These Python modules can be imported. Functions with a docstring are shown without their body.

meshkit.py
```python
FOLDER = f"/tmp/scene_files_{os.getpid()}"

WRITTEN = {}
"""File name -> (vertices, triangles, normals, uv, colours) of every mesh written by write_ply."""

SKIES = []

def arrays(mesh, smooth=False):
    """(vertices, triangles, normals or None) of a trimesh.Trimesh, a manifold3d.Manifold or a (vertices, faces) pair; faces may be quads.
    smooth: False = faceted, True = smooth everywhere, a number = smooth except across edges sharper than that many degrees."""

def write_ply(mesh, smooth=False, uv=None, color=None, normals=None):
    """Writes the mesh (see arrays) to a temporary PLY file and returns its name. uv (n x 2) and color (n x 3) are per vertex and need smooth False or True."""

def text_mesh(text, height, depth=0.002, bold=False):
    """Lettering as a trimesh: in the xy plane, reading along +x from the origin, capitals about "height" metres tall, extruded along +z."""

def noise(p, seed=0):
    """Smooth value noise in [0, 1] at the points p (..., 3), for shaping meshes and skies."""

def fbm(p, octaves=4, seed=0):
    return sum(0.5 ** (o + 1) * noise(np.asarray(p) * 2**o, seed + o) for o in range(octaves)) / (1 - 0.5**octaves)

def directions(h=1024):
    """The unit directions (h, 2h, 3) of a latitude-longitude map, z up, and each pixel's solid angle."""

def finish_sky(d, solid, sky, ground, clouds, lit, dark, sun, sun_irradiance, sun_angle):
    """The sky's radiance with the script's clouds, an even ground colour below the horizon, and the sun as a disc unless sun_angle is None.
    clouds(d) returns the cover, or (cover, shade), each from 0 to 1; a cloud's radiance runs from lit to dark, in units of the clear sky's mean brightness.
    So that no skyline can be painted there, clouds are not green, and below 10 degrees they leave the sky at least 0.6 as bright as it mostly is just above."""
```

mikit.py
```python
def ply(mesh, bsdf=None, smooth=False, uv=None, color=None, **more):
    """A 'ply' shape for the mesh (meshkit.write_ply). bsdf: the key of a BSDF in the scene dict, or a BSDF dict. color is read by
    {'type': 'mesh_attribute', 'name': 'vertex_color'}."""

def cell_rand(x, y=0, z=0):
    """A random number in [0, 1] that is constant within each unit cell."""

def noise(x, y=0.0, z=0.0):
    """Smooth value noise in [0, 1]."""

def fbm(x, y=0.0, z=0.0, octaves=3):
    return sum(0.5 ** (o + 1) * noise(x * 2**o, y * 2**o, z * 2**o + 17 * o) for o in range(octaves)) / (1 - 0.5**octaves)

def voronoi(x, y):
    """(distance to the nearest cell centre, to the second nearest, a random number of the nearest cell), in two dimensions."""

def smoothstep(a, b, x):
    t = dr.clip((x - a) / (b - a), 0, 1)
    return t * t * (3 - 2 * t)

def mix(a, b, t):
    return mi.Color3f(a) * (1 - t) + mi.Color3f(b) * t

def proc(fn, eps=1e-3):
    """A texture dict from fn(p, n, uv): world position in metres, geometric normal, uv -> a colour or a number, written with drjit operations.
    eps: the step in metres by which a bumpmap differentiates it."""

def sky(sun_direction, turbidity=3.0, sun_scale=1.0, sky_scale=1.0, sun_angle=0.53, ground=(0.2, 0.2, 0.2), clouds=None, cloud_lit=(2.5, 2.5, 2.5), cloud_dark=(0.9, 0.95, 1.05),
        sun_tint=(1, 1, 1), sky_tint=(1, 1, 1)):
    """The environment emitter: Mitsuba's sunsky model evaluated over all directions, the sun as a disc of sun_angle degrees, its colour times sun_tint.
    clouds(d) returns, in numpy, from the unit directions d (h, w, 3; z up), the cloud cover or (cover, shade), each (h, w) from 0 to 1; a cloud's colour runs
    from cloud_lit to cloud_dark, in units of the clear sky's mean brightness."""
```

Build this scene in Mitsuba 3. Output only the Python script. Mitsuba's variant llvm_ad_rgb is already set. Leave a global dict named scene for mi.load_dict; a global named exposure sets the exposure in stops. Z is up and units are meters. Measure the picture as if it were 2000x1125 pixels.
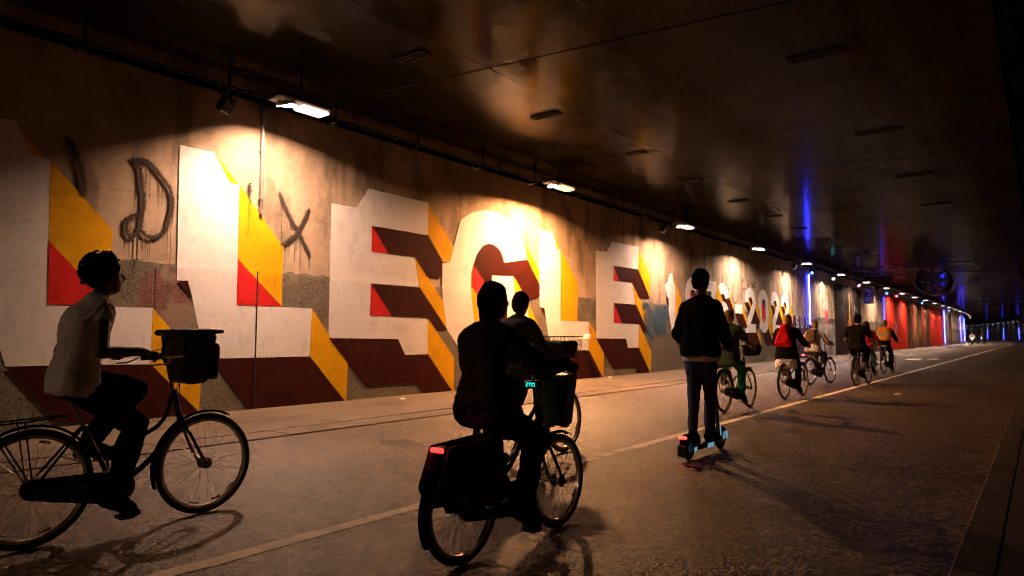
import math, random
import numpy as np, trimesh, mitsuba as mi, drjit as dr
import mikit, meshkit
from mikit import proc, noise, fbm, voronoi, cell_rand, smoothstep, mix
import manifold3d as m3
from manifold3d import Manifold
import shapely, shapely.affinity
from shapely.geometry import Polygon, LineString, Point, MultiPolygon, box as sbox
from shapely.ops import unary_union

T = mi.ScalarTransform4f
scene, labels = {}, {}

# ------------------------------------------------------------------ camera, night sky, exposure
exposure = 4.0
EM = 2.0 ** -exposure      # lamp brightnesses below are given in units of the picture's white
CAM = (0.0, 0.0, 1.25)
YAW, PITCH = math.radians(37.758), math.radians(4.055)
_f = (-math.sin(YAW) * math.cos(PITCH), math.cos(YAW) * math.cos(PITCH), math.sin(PITCH))
scene['camera'] = dict(type='perspective', fov=2 * math.degrees(math.atan(1000 / 1333.0)), fov_axis='x', near_clip=0.05, far_clip=2000.0,
                       to_world=T().look_at(origin=CAM, target=[CAM[i] + _f[i] for i in range(3)], up=[0, 0, 1]))
# the dark night sky beyond the tunnel's mouths
scene['night_sky'] = {**mikit.sky((0.3, -0.6, 0.08), turbidity=3, sun_scale=0.0, sky_scale=0.000025, sky_tint=(0.8, 0.9, 1.2)), 'sampling_weight': 0.03}

LAMP_COLOUR = np.array([1.0, 0.595, 0.395])
LAMP_POWER = 6600.0
LAMP_LAT, LAMP_Z, LAMP_S0, LAMP_STEP = -9.6, 5.08, 6.65, 7.75
WALL_X, CEIL_Z, BAND_Z = -10.65, 5.68, 2.385

# ------------------------------------------------------------------ helpers
def bend(v):
    """The tunnel runs straight along +y and turns gently to the left beyond y = 120."""
    v = np.array(v, float)
    v[:, 0] -= 0.0008 * np.maximum(0, v[:, 1] - 120) ** 2
    return v

def tm(mesh):
    if isinstance(mesh, Manifold):
        m = mesh.to_mesh()
        return trimesh.Trimesh(m.vert_properties[:, :3], m.tri_verts, process=False)
    return mesh

def join(ms):
    ms = [tm(m) for m in ms if m is not None]
    return trimesh.util.concatenate(ms)

def free(key):
    if key not in scene and key not in labels and not any(k.startswith(key + '__') for k in used): 
        used.add(key); return key
    n = counts.get(key, 0) + 1
    while f'{key}_{n:03d}' in used: n += 1
    counts[key] = n
    used.add(f'{key}_{n:03d}')
    return f'{key}_{n:03d}'
used, counts = set(), {}

def put(key, mesh, mat, parent=None, smooth=False, emit=None, weight=None, **lab):
    """One entry of the scene; returns its key. lab: label, category, group, kind."""
    key = (parent + '__' if parent else '') + key
    if key in used: key = free(key)
    used.add(key)
    m = tm(mesh)
    m = trimesh.Trimesh(bend(m.vertices), m.faces, process=False)
    d = mikit.ply(m, mat, smooth=smooth)
    if emit is not None:
        d['emitter'] = {'type': 'area', 'radiance': {'type': 'rgb', 'value': [float(x) * EM for x in emit]}}
        if weight: d['emitter']['sampling_weight'] = float(weight)
    scene[key] = d
    if lab: labels[key] = lab
    return key

def thing(key, label, category, group=None, kind=None):
    if key in used: key = free(key)
    used.add(key)
    labels[key] = {'label': label, 'category': category}
    if group: labels[key]['group'] = group
    if kind: labels[key]['kind'] = kind
    return key

def box(x0, x1, y0, y1, z0, z1, b=0.0):
    if b <= 0:
        m = trimesh.creation.box((x1 - x0, y1 - y0, z1 - z0)); m.apply_translation(((x0 + x1) / 2, (y0 + y1) / 2, (z0 + z1) / 2)); return m
    pts = []
    for sx in (0, 1):
        for sy in (0, 1):
            for sz in (0, 1):
                c = np.array([x1 if sx else x0, y1 if sy else y0, z1 if sz else z0]); s = np.array([-1 if sx else 1, -1 if sy else 1, -1 if sz else 1]) * b
                for a in range(3):
                    p = c + s; p[a] = c[a]; pts.append(p)
    return trimesh.convex.convex_hull(np.array(pts))

def tube(points, r, n=8, caps=True):
    p = np.asarray(points, float)
    r = np.broadcast_to(np.asarray(r, float), (len(p),))
    t = np.gradient(p, axis=0); t /= np.linalg.norm(t, axis=1, keepdims=True) + 1e-12
    a = np.cross(t[0], [0, 0, 1.0] if abs(t[0][2]) < 0.9 else [1.0, 0, 0]); a /= np.linalg.norm(a)
    A = []
    for ti in t:
        a = a - ti * (a @ ti); a /= np.linalg.norm(a) + 1e-12; A.append(a)
    A = np.array(A); B = np.cross(t, A)
    ang = np.arange(n) * 2 * np.pi / n
    v = p[:, None] + r[:, None, None] * (np.cos(ang)[None, :, None] * A[:, None] + np.sin(ang)[None, :, None] * B[:, None])
    v = v.reshape(-1, 3); f = []
    for i in range(len(p) - 1):
        for j in range(n):
            k = (j + 1) % n
            f += [[i * n + j, i * n + k, (i + 1) * n + k], [i * n + j, (i + 1) * n + k, (i + 1) * n + j]]
    if caps:
        v = np.vstack([v, p[:1], p[-1:]]); c0, c1 = len(v) - 2, len(v) - 1
        for j in range(n):
            k = (j + 1) % n; f += [[c0, k, j], [c1, (len(p) - 1) * n + j, (len(p) - 1) * n + k]]
    return trimesh.Trimesh(v, f, process=False)

def spline(pts, n=16):
    from scipy.interpolate import CubicSpline
    p = np.asarray(pts, float); u = np.r_[0, np.cumsum(np.linalg.norm(np.diff(p, axis=0), axis=1))]
    return CubicSpline(u, p)(np.linspace(0, u[-1], n))

def cyl(p0, p1, r, n=16): return tube([p0, p1], r, n)

def ring(R, w, t, n=48, axis='x', c=(0, 0, 0)):
    """A rectangular-section ring about the x axis: mean radius R, width w, thickness t."""
    a = np.arange(n) * 2 * np.pi / n; v = []
    for rr, x in ((R - t / 2, -w / 2), (R + t / 2, -w / 2), (R + t / 2, w / 2), (R - t / 2, w / 2)):
        v.append(np.stack([np.full(n, x), rr * np.cos(a), rr * np.sin(a)], 1))
    v = np.vstack(v); f = []
    for q in range(4):
        for i in range(n):
            j = (i + 1) % n; A, B = q * n, ((q + 1) % 4) * n
            f += [[A + i, A + j, B + j], [A + i, B + j, B + i]]
    m = trimesh.Trimesh(v, f, process=False); m.fix_normals(); m.apply_translation(c); return m

def torus(R, r, n=48, k=8, c=(0, 0, 0)):
    a = np.arange(n + 1) * 2 * np.pi / n
    m = tube(np.stack([0 * a, R * np.cos(a), R * np.sin(a)], 1), r, k, caps=False); m.apply_translation(c); return m

def flat(g):
    if hasattr(g, 'geoms'): return [q for x in g.geoms for q in flat(x)]
    return [g] if g.geom_type == 'Polygon' and g.area > 1e-5 else []

def sheet(poly, x):
    """A shapely polygon in (s, z) as a flat sheet facing +x at lateral position x."""
    vs, fs, o = [], [], 0
    for g in flat(poly):
        v, f = trimesh.creation.triangulate_polygon(g, engine='earcut')
        vs.append(np.c_[np.full(len(v), x), v[:, 0], v[:, 1]])
        f = np.array(f); a = v[f]
        cr = (a[:, 1, 0] - a[:, 0, 0]) * (a[:, 2, 1] - a[:, 0, 1]) - (a[:, 1, 1] - a[:, 0, 1]) * (a[:, 2, 0] - a[:, 0, 0])
        f[cr < 0] = f[cr < 0][:, ::-1]
        fs.append(f + o); o += len(v)
    return trimesh.Trimesh(np.vstack(vs), np.vstack(fs), process=False)

def grid(u, v, fn):
    U, V = np.meshgrid(u, v, indexing='ij')
    P = fn(U, V).reshape(-1, 3); n, m = len(u), len(v)
    i, j = np.meshgrid(np.arange(n - 1), np.arange(m - 1), indexing='ij')
    q = np.stack([i * m + j, (i + 1) * m + j, (i + 1) * m + j + 1, i * m + j + 1], -1).reshape(-1, 4)
    return trimesh.Trimesh(P, np.vstack([q[:, [0, 1, 2]], q[:, [0, 2, 3]]]), process=False)

def ysteps(y0, y1):
    """Steps along the tunnel: fine where it bends."""
    a = [y0] + ([] if y1 <= 120 else list(np.arange(max(y0 + 1, 120), y1, 4.0))) + [y1]
    return np.array(sorted(set(a)))

def prism_y(profile, y0, y1):
    """A closed (x, z) profile run along the tunnel."""
    ys = ysteps(y0, y1); P = np.array(profile, float); n = len(P); v = np.vstack([np.c_[P[:, 0], np.full(n, y), P[:, 1]] for y in ys]); f = []
    for i in range(len(ys) - 1):
        for j in range(n):
            k = (j + 1) % n; f += [[i * n + j, i * n + k, (i + 1) * n + k], [i * n + j, (i + 1) * n + k, (i + 1) * n + j]]
    cap, tri = trimesh.creation.triangulate_polygon(Polygon(profile), engine='earcut')
    o = len(v)
    v = np.vstack([v, np.c_[cap[:, 0], np.full(len(cap), y0), cap[:, 1]], np.c_[cap[:, 0], np.full(len(cap), y1), cap[:, 1]]])
    f = np.vstack([f, tri + o, tri[:, ::-1] + o + len(cap)])
    m = trimesh.Trimesh(v, f, process=False); m.fix_normals(); return m

# ------------------------------------------------------------------ materials
def rgb(*c): return {'type': 'rgb', 'value': list(c)}
def mat(name, colour, rough=0.6, metal=0.0, spec=0.5, two=False, bump=None, scale=1.0, **k):
    b = {'type': 'principled', 'base_color': colour if isinstance(colour, dict) else rgb(*colour), 'roughness': rough, 'metallic': metal, 'specular': spec, **k}
    if bump is not None: b = {'type': 'bumpmap', 'height': bump, 'scale': scale, 'bsdf': b}
    if two: b = {'type': 'twosided', 'bsdf': b}
    scene['mat_' + name] = b
def fab(name, c): scene['mat_' + name] = {'type': 'twosided', 'bsdf': {'type': 'diffuse', 'reflectance': rgb(*c)}}

def asphalt_grain(p):
    return 0.48 * noise(p.x * 42, p.y * 42, 1) + 0.34 * noise(p.x * 92, p.y * 92, 2) + 0.18 * noise(p.x * 200, p.y * 200, 3)
def asphalt_col(p, n, uv):
    g = asphalt_grain(p)
    big = fbm(p.x * 0.7, p.y * 0.35, 0, 4); mid = fbm(p.x * 5, p.y * 5, 3, 3)
    track = smoothstep(0.5, 0.62, fbm(p.x * 1.6, p.y * 0.12, 13, 3))
    stone = mix((0.008, 0.0055, 0.0035), (0.185, 0.122, 0.072), smoothstep(0.37, 0.66, g))
    worn = 0.55 + 0.6 * big + 0.7 * (mid - 0.5) + 0.18 * track
    crack = smoothstep(0.016, 0.0, dr.abs(fbm(p.x * 0.55 + 5, p.y * 0.3, 7, 4) - 0.47)) * smoothstep(0.45, 0.6, noise(p.x * 0.25, p.y * 0.2, 9))
    return stone * worn * (1 - 0.55 * crack)
def asphalt_h(p, n, uv): return 0.011 * asphalt_grain(p)
mat('asphalt', proc(asphalt_col), 0.55, spec=0.45, bump=proc(asphalt_h, 4e-3))
mat('kerb_stone', (0.045, 0.036, 0.028), 0.75, spec=0.3, two=True)

def pave_col(p, n, uv):
    g = fbm(p.x * 30, p.y * 30, 0, 3); b = fbm(p.x * 0.9, p.y * 0.6, 4, 4)
    st = smoothstep(0.55, 0.75, fbm(p.x * 2.2, p.y * 1.4, 8, 3))
    return mix((0.055, 0.041, 0.027), (0.135, 0.102, 0.070), 0.25 * g + 0.75 * b) * (1 - 0.35 * st)
def pave_h(p, n, uv): return 0.003 * fbm(p.x * 60, p.y * 60, p.z * 60, 2)
mat('paving', proc(pave_col), 0.7, spec=0.35, two=True, bump=proc(pave_h, 2e-3))

def wall_h(p, n, uv):
    fy, fz = p.y / 0.034, p.z / 0.034
    ay, az = dr.abs(fy - dr.floor(fy) - 0.5), dr.abs(fz - dr.floor(fz) - 0.5)
    tile = 0.0016 * smoothstep(0.5, 0.36, dr.maximum(ay, az)) * (0.5 + cell_rand(dr.floor(fy), dr.floor(fz)))
    board = 0.003 * noise(p.y * 0.6, p.z * 22, 5) + 0.004 * fbm(p.y * 9, p.z * 9, 1, 3)
    band = smoothstep(2.40, 2.37, p.z + 0.03 * noise(p.y * 5, 1, 2))
    return tile * band + board * (1 - 0.45 * band) + 0.006 * band
WH = proc(wall_h, 3e-3)
def concrete_col(p, n, uv):
    b = fbm(p.y * 0.8, p.z * 0.8, 2, 4); g = fbm(p.y * 14, p.z * 14, 6, 3); drip = fbm(p.y * 6.5, p.z * 0.35, 11, 3)
    c = mix((0.25, 0.185, 0.125), (0.43, 0.325, 0.23), smoothstep(0.25, 0.75, 0.66 * b + 0.22 * g + 0.12 * drip))
    pour = smoothstep(0.03, 0.0, dr.abs(p.z - 3.42 + 0.03 * noise(p.y * 2, 0, 4)))
    grime = smoothstep(0.50, 0.72, fbm(p.y * 3.1, p.z * 0.9 + 3, 21, 4))
    return c * (1 - 0.16 * pour) * (1 - 0.4 * grime)
mat('wall_concrete', proc(concrete_col), 0.85, spec=0.08, bump=WH)
def tile_col(p, n, uv):
    fy, fz = p.y / 0.034, p.z / 0.034
    r = cell_rand(dr.floor(fy), dr.floor(fz), 3)
    edge = smoothstep(0.40, 0.47, dr.maximum(dr.abs(fy - dr.floor(fy) - 0.5), dr.abs(fz - dr.floor(fz) - 0.5)))
    big = fbm(p.y * 0.9, p.z * 0.9, 5, 4)
    c = mix((0.075, 0.062, 0.045), (0.17, 0.145, 0.11), r) * (0.7 + 0.6 * big)
    q = dr.sqrt(dr.square((p.y - 5.08) / 0.42) + dr.square((p.z - 1.86) / 0.46)) + 0.7 * (fbm(p.y * 2.6, p.z * 2.6, 17, 3) - 0.5)
    c = mix(c, mi.Color3f(0.15, 0.045, 0.04) * (0.6 + 0.6 * r), 0.85 * smoothstep(1.05, 0.8, q))
    bare = smoothstep(0.58, 0.66, fbm(p.y * 1.3, p.z * 1.6, 31, 4))
    return mix(mix(c, (0.24, 0.20, 0.15), edge * 0.7), (0.27, 0.22, 0.16), bare * 0.55)
mat('wall_tile', proc(tile_col), 0.65, spec=0.15, bump=WH)
def worn(c, amt, seed):
    c = mi.ScalarColor3f(*c)
    def fn(p, n, uv):
        b = fbm(p.y * 1.7, p.z * 1.2, seed, 4); scuff = smoothstep(0.60, 0.72, fbm(p.y * 7, p.z * 5, seed + 9, 3)); fine = noise(p.y * 60, p.z * 60, seed)
        return mi.Color3f(c) * (1 - amt * (1 - b)) * (1 - 0.22 * amt * 3 * scuff) * (0.93 + 0.14 * fine)
    return proc(fn)
for nm, c, am, sd in (('paint_white', (0.68, 0.65, 0.635), 0.13, 1), ('paint_yellow', (0.66, 0.33, 0.005), 0.14, 2), ('paint_maroon', (0.042, 0.0055, 0.0035), 0.30, 3), ('paint_red', (0.62, 0.022, 0.022), 0.2, 4)):
    mat(nm, worn(c, am, sd), 0.75, spec=0.08, two=True, bump=WH)
fab('spray_black', (0.055, 0.042, 0.036)); fab('spray_blue', (0.045, 0.10, 0.17)); fab('spray_white', (0.62, 0.6, 0.58)); fab('spray_pink', (0.62, 0.07, 0.16)); fab('spray_orange', (0.42, 0.19, 0.035)); fab('spray_grey', (0.30, 0.28, 0.28)); fab('haze_maroon', (0.12, 0.035, 0.03))
def streaks(dark, light, seed, lo=0.5, hi=0.75):
    def fn(p, n, uv):
        a = fbm(p.y * 2.3, p.z * 0.45, seed, 4); b = fbm(p.y * 9, p.z * 6, seed + 3, 3)
        return mix(dark, light, smoothstep(lo, hi, 0.7 * a + 0.3 * b))
    return proc(fn)
mat('mural_black', streaks((0.018, 0.015, 0.014), (0.075, 0.05, 0.04), 41), 0.8, spec=0.08, two=True)
mat('mural_oxblood', streaks((0.03, 0.012, 0.014), (0.12, 0.04, 0.035), 47), 0.8, spec=0.08, two=True)
mat('mural_purple', streaks((0.05, 0.028, 0.065), (0.15, 0.10, 0.16), 53), 0.8, spec=0.08, two=True)
mat('mural_red', streaks((0.30, 0.015, 0.007), (0.50, 0.028, 0.011), 59, 0.3, 0.8), 0.8, spec=0.08, two=True)
mat('mural_brown', streaks((0.03, 0.018, 0.012), (0.24, 0.11, 0.055), 61, 0.48, 0.62), 0.8, spec=0.08, two=True)
mat('mural_grey', streaks((0.13, 0.12, 0.12), (0.34, 0.31, 0.29), 67, 0.35, 0.7), 0.8, spec=0.08, two=True)

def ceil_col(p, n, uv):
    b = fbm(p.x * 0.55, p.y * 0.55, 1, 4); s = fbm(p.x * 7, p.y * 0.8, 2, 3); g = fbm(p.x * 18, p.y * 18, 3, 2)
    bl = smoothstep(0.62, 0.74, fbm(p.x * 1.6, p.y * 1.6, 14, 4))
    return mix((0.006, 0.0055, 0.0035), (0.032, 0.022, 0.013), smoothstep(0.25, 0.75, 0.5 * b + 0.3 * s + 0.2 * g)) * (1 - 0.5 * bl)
def ceil_h(p, n, uv):
    board = p.x / 0.52; e = dr.abs(board - dr.floor(board) - 0.5)
    return 0.0022 * noise(p.x * 9, p.y * 0.7, 3) + 0.0018 * fbm(p.x * 2.0, p.y * 2.0, 8, 3) + 0.0025 * cell_rand(dr.floor(board), dr.floor(p.y / 3.1)) * smoothstep(0.5, 0.46, e)
_h = proc(ceil_h, 4e-3)
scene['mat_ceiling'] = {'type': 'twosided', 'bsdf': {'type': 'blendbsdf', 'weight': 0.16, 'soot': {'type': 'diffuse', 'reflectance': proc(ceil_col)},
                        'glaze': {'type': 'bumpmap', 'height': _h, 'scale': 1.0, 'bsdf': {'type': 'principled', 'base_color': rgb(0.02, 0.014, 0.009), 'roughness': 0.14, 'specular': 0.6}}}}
mat('road_paint', worn((0.78, 0.68, 0.55), 0.28, 6), 0.7, spec=0.3)
mat('soot_wall', streaks((0.02, 0.016, 0.013), (0.075, 0.06, 0.048), 71, 0.3, 0.7), 0.85, spec=0.08, two=True)
mat('joint', (0.012, 0.011, 0.010), 0.9)
mat('dark_steel', (0.035, 0.033, 0.032), 0.45, 0.4)
mat('grey_steel', (0.20, 0.19, 0.18), 0.4, 0.6)
mat('zinc', (0.36, 0.34, 0.32), 0.38, 0.8, two=True)
mat('chrome', (0.75, 0.74, 0.72), 0.14, 1.0)
mat('rubber', (0.018, 0.017, 0.017), 0.6)
mat('black_paint', (0.018, 0.018, 0.020), 0.28, spec=0.5)
mat('black_plastic', (0.022, 0.022, 0.024), 0.5, two=True)
mat('leather', (0.03, 0.022, 0.018), 0.4)
mat('lamp_bowl', (0.30, 0.28, 0.26), 0.5, two=True)
mat('lamp_glass', (0.6, 0.6, 0.6), 0.4)
mat('green_plastic', (0.02, 0.12, 0.045), 0.4, two=True)
mat('cream_paint', (0.45, 0.43, 0.34), 0.35)
mat('silver_paint', (0.35, 0.34, 0.33), 0.3, 0.7)
mat('blue_reflector', (0.30, 0.55, 0.68), 0.35)
mat('scooter_grey', (0.05, 0.05, 0.06), 0.4)
mat('sign_blue', (0.03, 0.045, 0.085), 0.35)
mat('white_plastic', (0.75, 0.73, 0.7), 0.4)
mat('skin', (0.36, 0.20, 0.13), 0.5, spec=0.35)
mat('skin_dark', (0.16, 0.085, 0.055), 0.5, spec=0.35)
mat('eye', (0.6, 0.58, 0.55), 0.2)
for nm, c in dict(shirt_white=(0.84, 0.81, 0.78), cloth_black=(0.014, 0.013, 0.014), cloth_charcoal=(0.065, 0.060, 0.060), cloth_slate=(0.13, 0.125, 0.13), cloth_grey=(0.55, 0.54, 0.55), denim=(0.055, 0.085, 0.16), denim_light=(0.10, 0.20, 0.32),
                  cloth_green=(0.02, 0.30, 0.09), cloth_olive=(0.10, 0.12, 0.06), cloth_red=(0.55, 0.016, 0.02), bag_red=(0.72, 0.018, 0.022), hiviz=(0.98, 0.33, 0.03), cloth_brown=(0.15, 0.095, 0.055),
                  hair_black=(0.012, 0.010, 0.009), hair_brown=(0.06, 0.034, 0.018), hair_blond=(0.46, 0.27, 0.10), band_silver=(0.55, 0.55, 0.58), shoe_black=(0.014, 0.013, 0.013), shoe_white=(0.62, 0.6, 0.58), cloth_cream=(0.6, 0.55, 0.48)).items(): fab(nm, c)

# ------------------------------------------------------------------ the tunnel: road, pavement, walls, ceiling
Y0, Y1 = -24.0, 330.0
ys = ysteps(Y0, Y1)
ROAD_L, ROAD_R, KERB = -7.55, -0.40, 0.13
put('road', grid(np.linspace(ROAD_L, ROAD_R, 3), ys, lambda u, v: np.stack([u, v, 0 * u], -1)), 'mat_asphalt', kind='structure', label='dark asphalt road with a pale line along it', category='road')
rn = np.random.default_rng(5)
lane = []
for a in np.arange(-22, 300, 4.0):
    yy = np.linspace(a, a + 4.0, 21); w = 0.062
    wob = lambda: 0.006 * rn.standard_normal(len(yy))
    l, r = -3.69 - w + wob(), -3.69 + w + wob()
    v = np.vstack([np.c_[l, yy, np.full(21, 0.004)], np.c_[r, yy, np.full(21, 0.004)]]); n = 21
    f = [[i, n + i, n + i + 1] for i in range(20)] + [[i, n + i + 1, i + 1] for i in range(20)]
    lane.append(trimesh.Trimesh(v, f, process=False))
put('lane_line', join(lane), 'mat_road_paint', parent='road', label='worn pale painted line along the road')
# faded cycle marking and a few tar patches further on
def disc_patch(x, y, rx, ry, seed, z=0.004, n=40):
    a = np.arange(n) * 2 * np.pi / n; r = 1 + 1.3 * (meshkit.fbm(np.c_[np.cos(a) * 1.5, np.sin(a) * 1.5, np.full(n, seed)], 3) - 0.5)
    v = np.vstack([[[x, y, z]], np.c_[x + rx * r * np.cos(a), y + ry * r * np.sin(a), np.full(n, z)]])
    return trimesh.Trimesh(v, [[0, 1 + i, 1 + (i + 1) % n] for i in range(n)], process=False)
put('faded_marking', join([disc_patch(-5.6, 43.2, 0.5, 1.3, 3), disc_patch(-4.75, 43.9, 0.28, 1.1, 8), disc_patch(-6.3, 38.0, 0.35, 1.0, 5)]), 'mat_road_paint', parent='road', label='faded pale marking on the asphalt')
mat('tar', (0.026, 0.019, 0.013), 0.55)
put('tar_patch', join([disc_patch(-6.0, 5.6, 0.35, 0.22, 31), disc_patch(-5.2, 13.5, 0.2, 0.5, 33)]), 'mat_tar', parent='road', label='dark tar patch in the asphalt')
put('pavement', grid(np.array([-10.7, -9.4, -8.1]), ys, lambda u, v: np.stack([u, v, 0.020 + 0 * u], -1)), 'mat_paving', kind='structure', label='pale pavement at the foot of the mural wall', category='pavement')
gutter = thing('gutter', 'row of flush pale gutter stones between road and pavement', 'gutter', kind='structure')
rn = np.random.default_rng(11)
for i in range(60):
    a = -8 + i * 1.2; j = rn.uniform(-0.004, 0.004, 3)
    put('stone', box(-8.088, -7.562, a + 0.008, a + 1.192, -0.1, 0.016 + j[0], 0.008), 'mat_paving', parent=gutter)
put('stone_row', prism_y([(-8.088, -0.1), (-7.562, -0.1), (-7.562, 0.016), (-8.088, 0.016)], 64.0, Y1), 'mat_paving', parent=gutter, kind='stuff')
put('bed', prism_y([(-8.12, -0.12), (-7.53, -0.12), (-7.53, -0.03), (-8.12, -0.03)], Y0, Y1), 'mat_joint', parent=gutter)
kerb = thing('right_pavement', 'dark raised pavement with kerb stones at the right edge of the road', 'pavement', kind='structure')
for i in range(40):
    a = -4 + i * 1.0
    put('kerb_stone', box(-0.40, -0.22, a + 0.004, a + 0.996, -0.1, KERB + rn.uniform(-0.002, 0.002), 0.008), 'mat_kerb_stone', parent=kerb)
put('kerb_row', prism_y([(-0.40, -0.1), (-0.22, -0.1), (-0.22, KERB), (-0.40, KERB)], 36.0, Y1), 'mat_kerb_stone', parent=kerb, kind='stuff')
put('slab', prism_y([(-0.218, -0.1), (2.6, -0.1), (2.6, KERB - 0.006), (-0.218, KERB - 0.006)], Y0, Y1), 'mat_kerb_stone', parent=kerb)

# ceiling panels with open joints; the transverse joints run slightly askew
ceil = thing('ceiling', 'smoke-stained glossy concrete ceiling cast in large panels', 'ceiling', kind='structure')
latj = [-10.7, -7.06, -0.94]
sj = [-24.0, -12.0, -1.8, 8.45, 18.35, 28.3, 38.2, 48.1, 58.0, 68.0]
sk = lambda s, x: s + 0.15 * (x + 7.2)
def panel(x0, x1, s0, s1, z0=CEIL_Z):
    g, h = 0.012, 0.003
    c = [(x0 + h, sk(s0, x0) + g), (x1 - h, sk(s0, x1) + g), (x1 - h, sk(s1, x1) - g), (x0 + h, sk(s1, x0) - g)]
    b = 0.012
    ci = [(x0 + h + 0.004, sk(s0, x0) + g + b), (x1 - h - 0.004, sk(s0, x1) + g + b), (x1 - h - 0.004, sk(s1, x1) - g - b), (x0 + h + 0.004, sk(s1, x0) - g - b)]
    pts = [(x, y, z0) for x, y in ci] + [(x, y, z0 + b) for x, y in c] + [(x, y, z0 + 0.12) for x, y in c]
    return trimesh.convex.convex_hull(np.array(pts))
rn = np.random.default_rng(3)
for a in range(len(latj) - 1):
    for b in range(len(sj) - 1):
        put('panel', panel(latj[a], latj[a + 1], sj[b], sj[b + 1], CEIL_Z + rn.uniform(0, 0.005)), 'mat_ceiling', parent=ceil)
far = ysteps(68.6, Y1)
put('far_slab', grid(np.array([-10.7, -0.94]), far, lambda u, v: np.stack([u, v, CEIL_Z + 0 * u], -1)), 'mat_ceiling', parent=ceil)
put('backing', prism_y([(-11.0, CEIL_Z + 0.13), (3.0, CEIL_Z + 0.13), (3.0, CEIL_Z + 0.4), (-11.0, CEIL_Z + 0.4)], Y0, Y1), 'mat_joint', parent=ceil)
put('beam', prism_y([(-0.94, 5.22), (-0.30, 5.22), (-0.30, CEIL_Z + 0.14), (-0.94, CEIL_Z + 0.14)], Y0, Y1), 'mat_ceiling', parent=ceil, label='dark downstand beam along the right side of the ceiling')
put('side_slab', prism_y([(-0.295, CEIL_Z), (2.6, CEIL_Z), (2.6, CEIL_Z + 0.12), (-0.295, CEIL_Z + 0.12)], Y0, Y1), 'mat_ceiling', parent=ceil)
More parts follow.
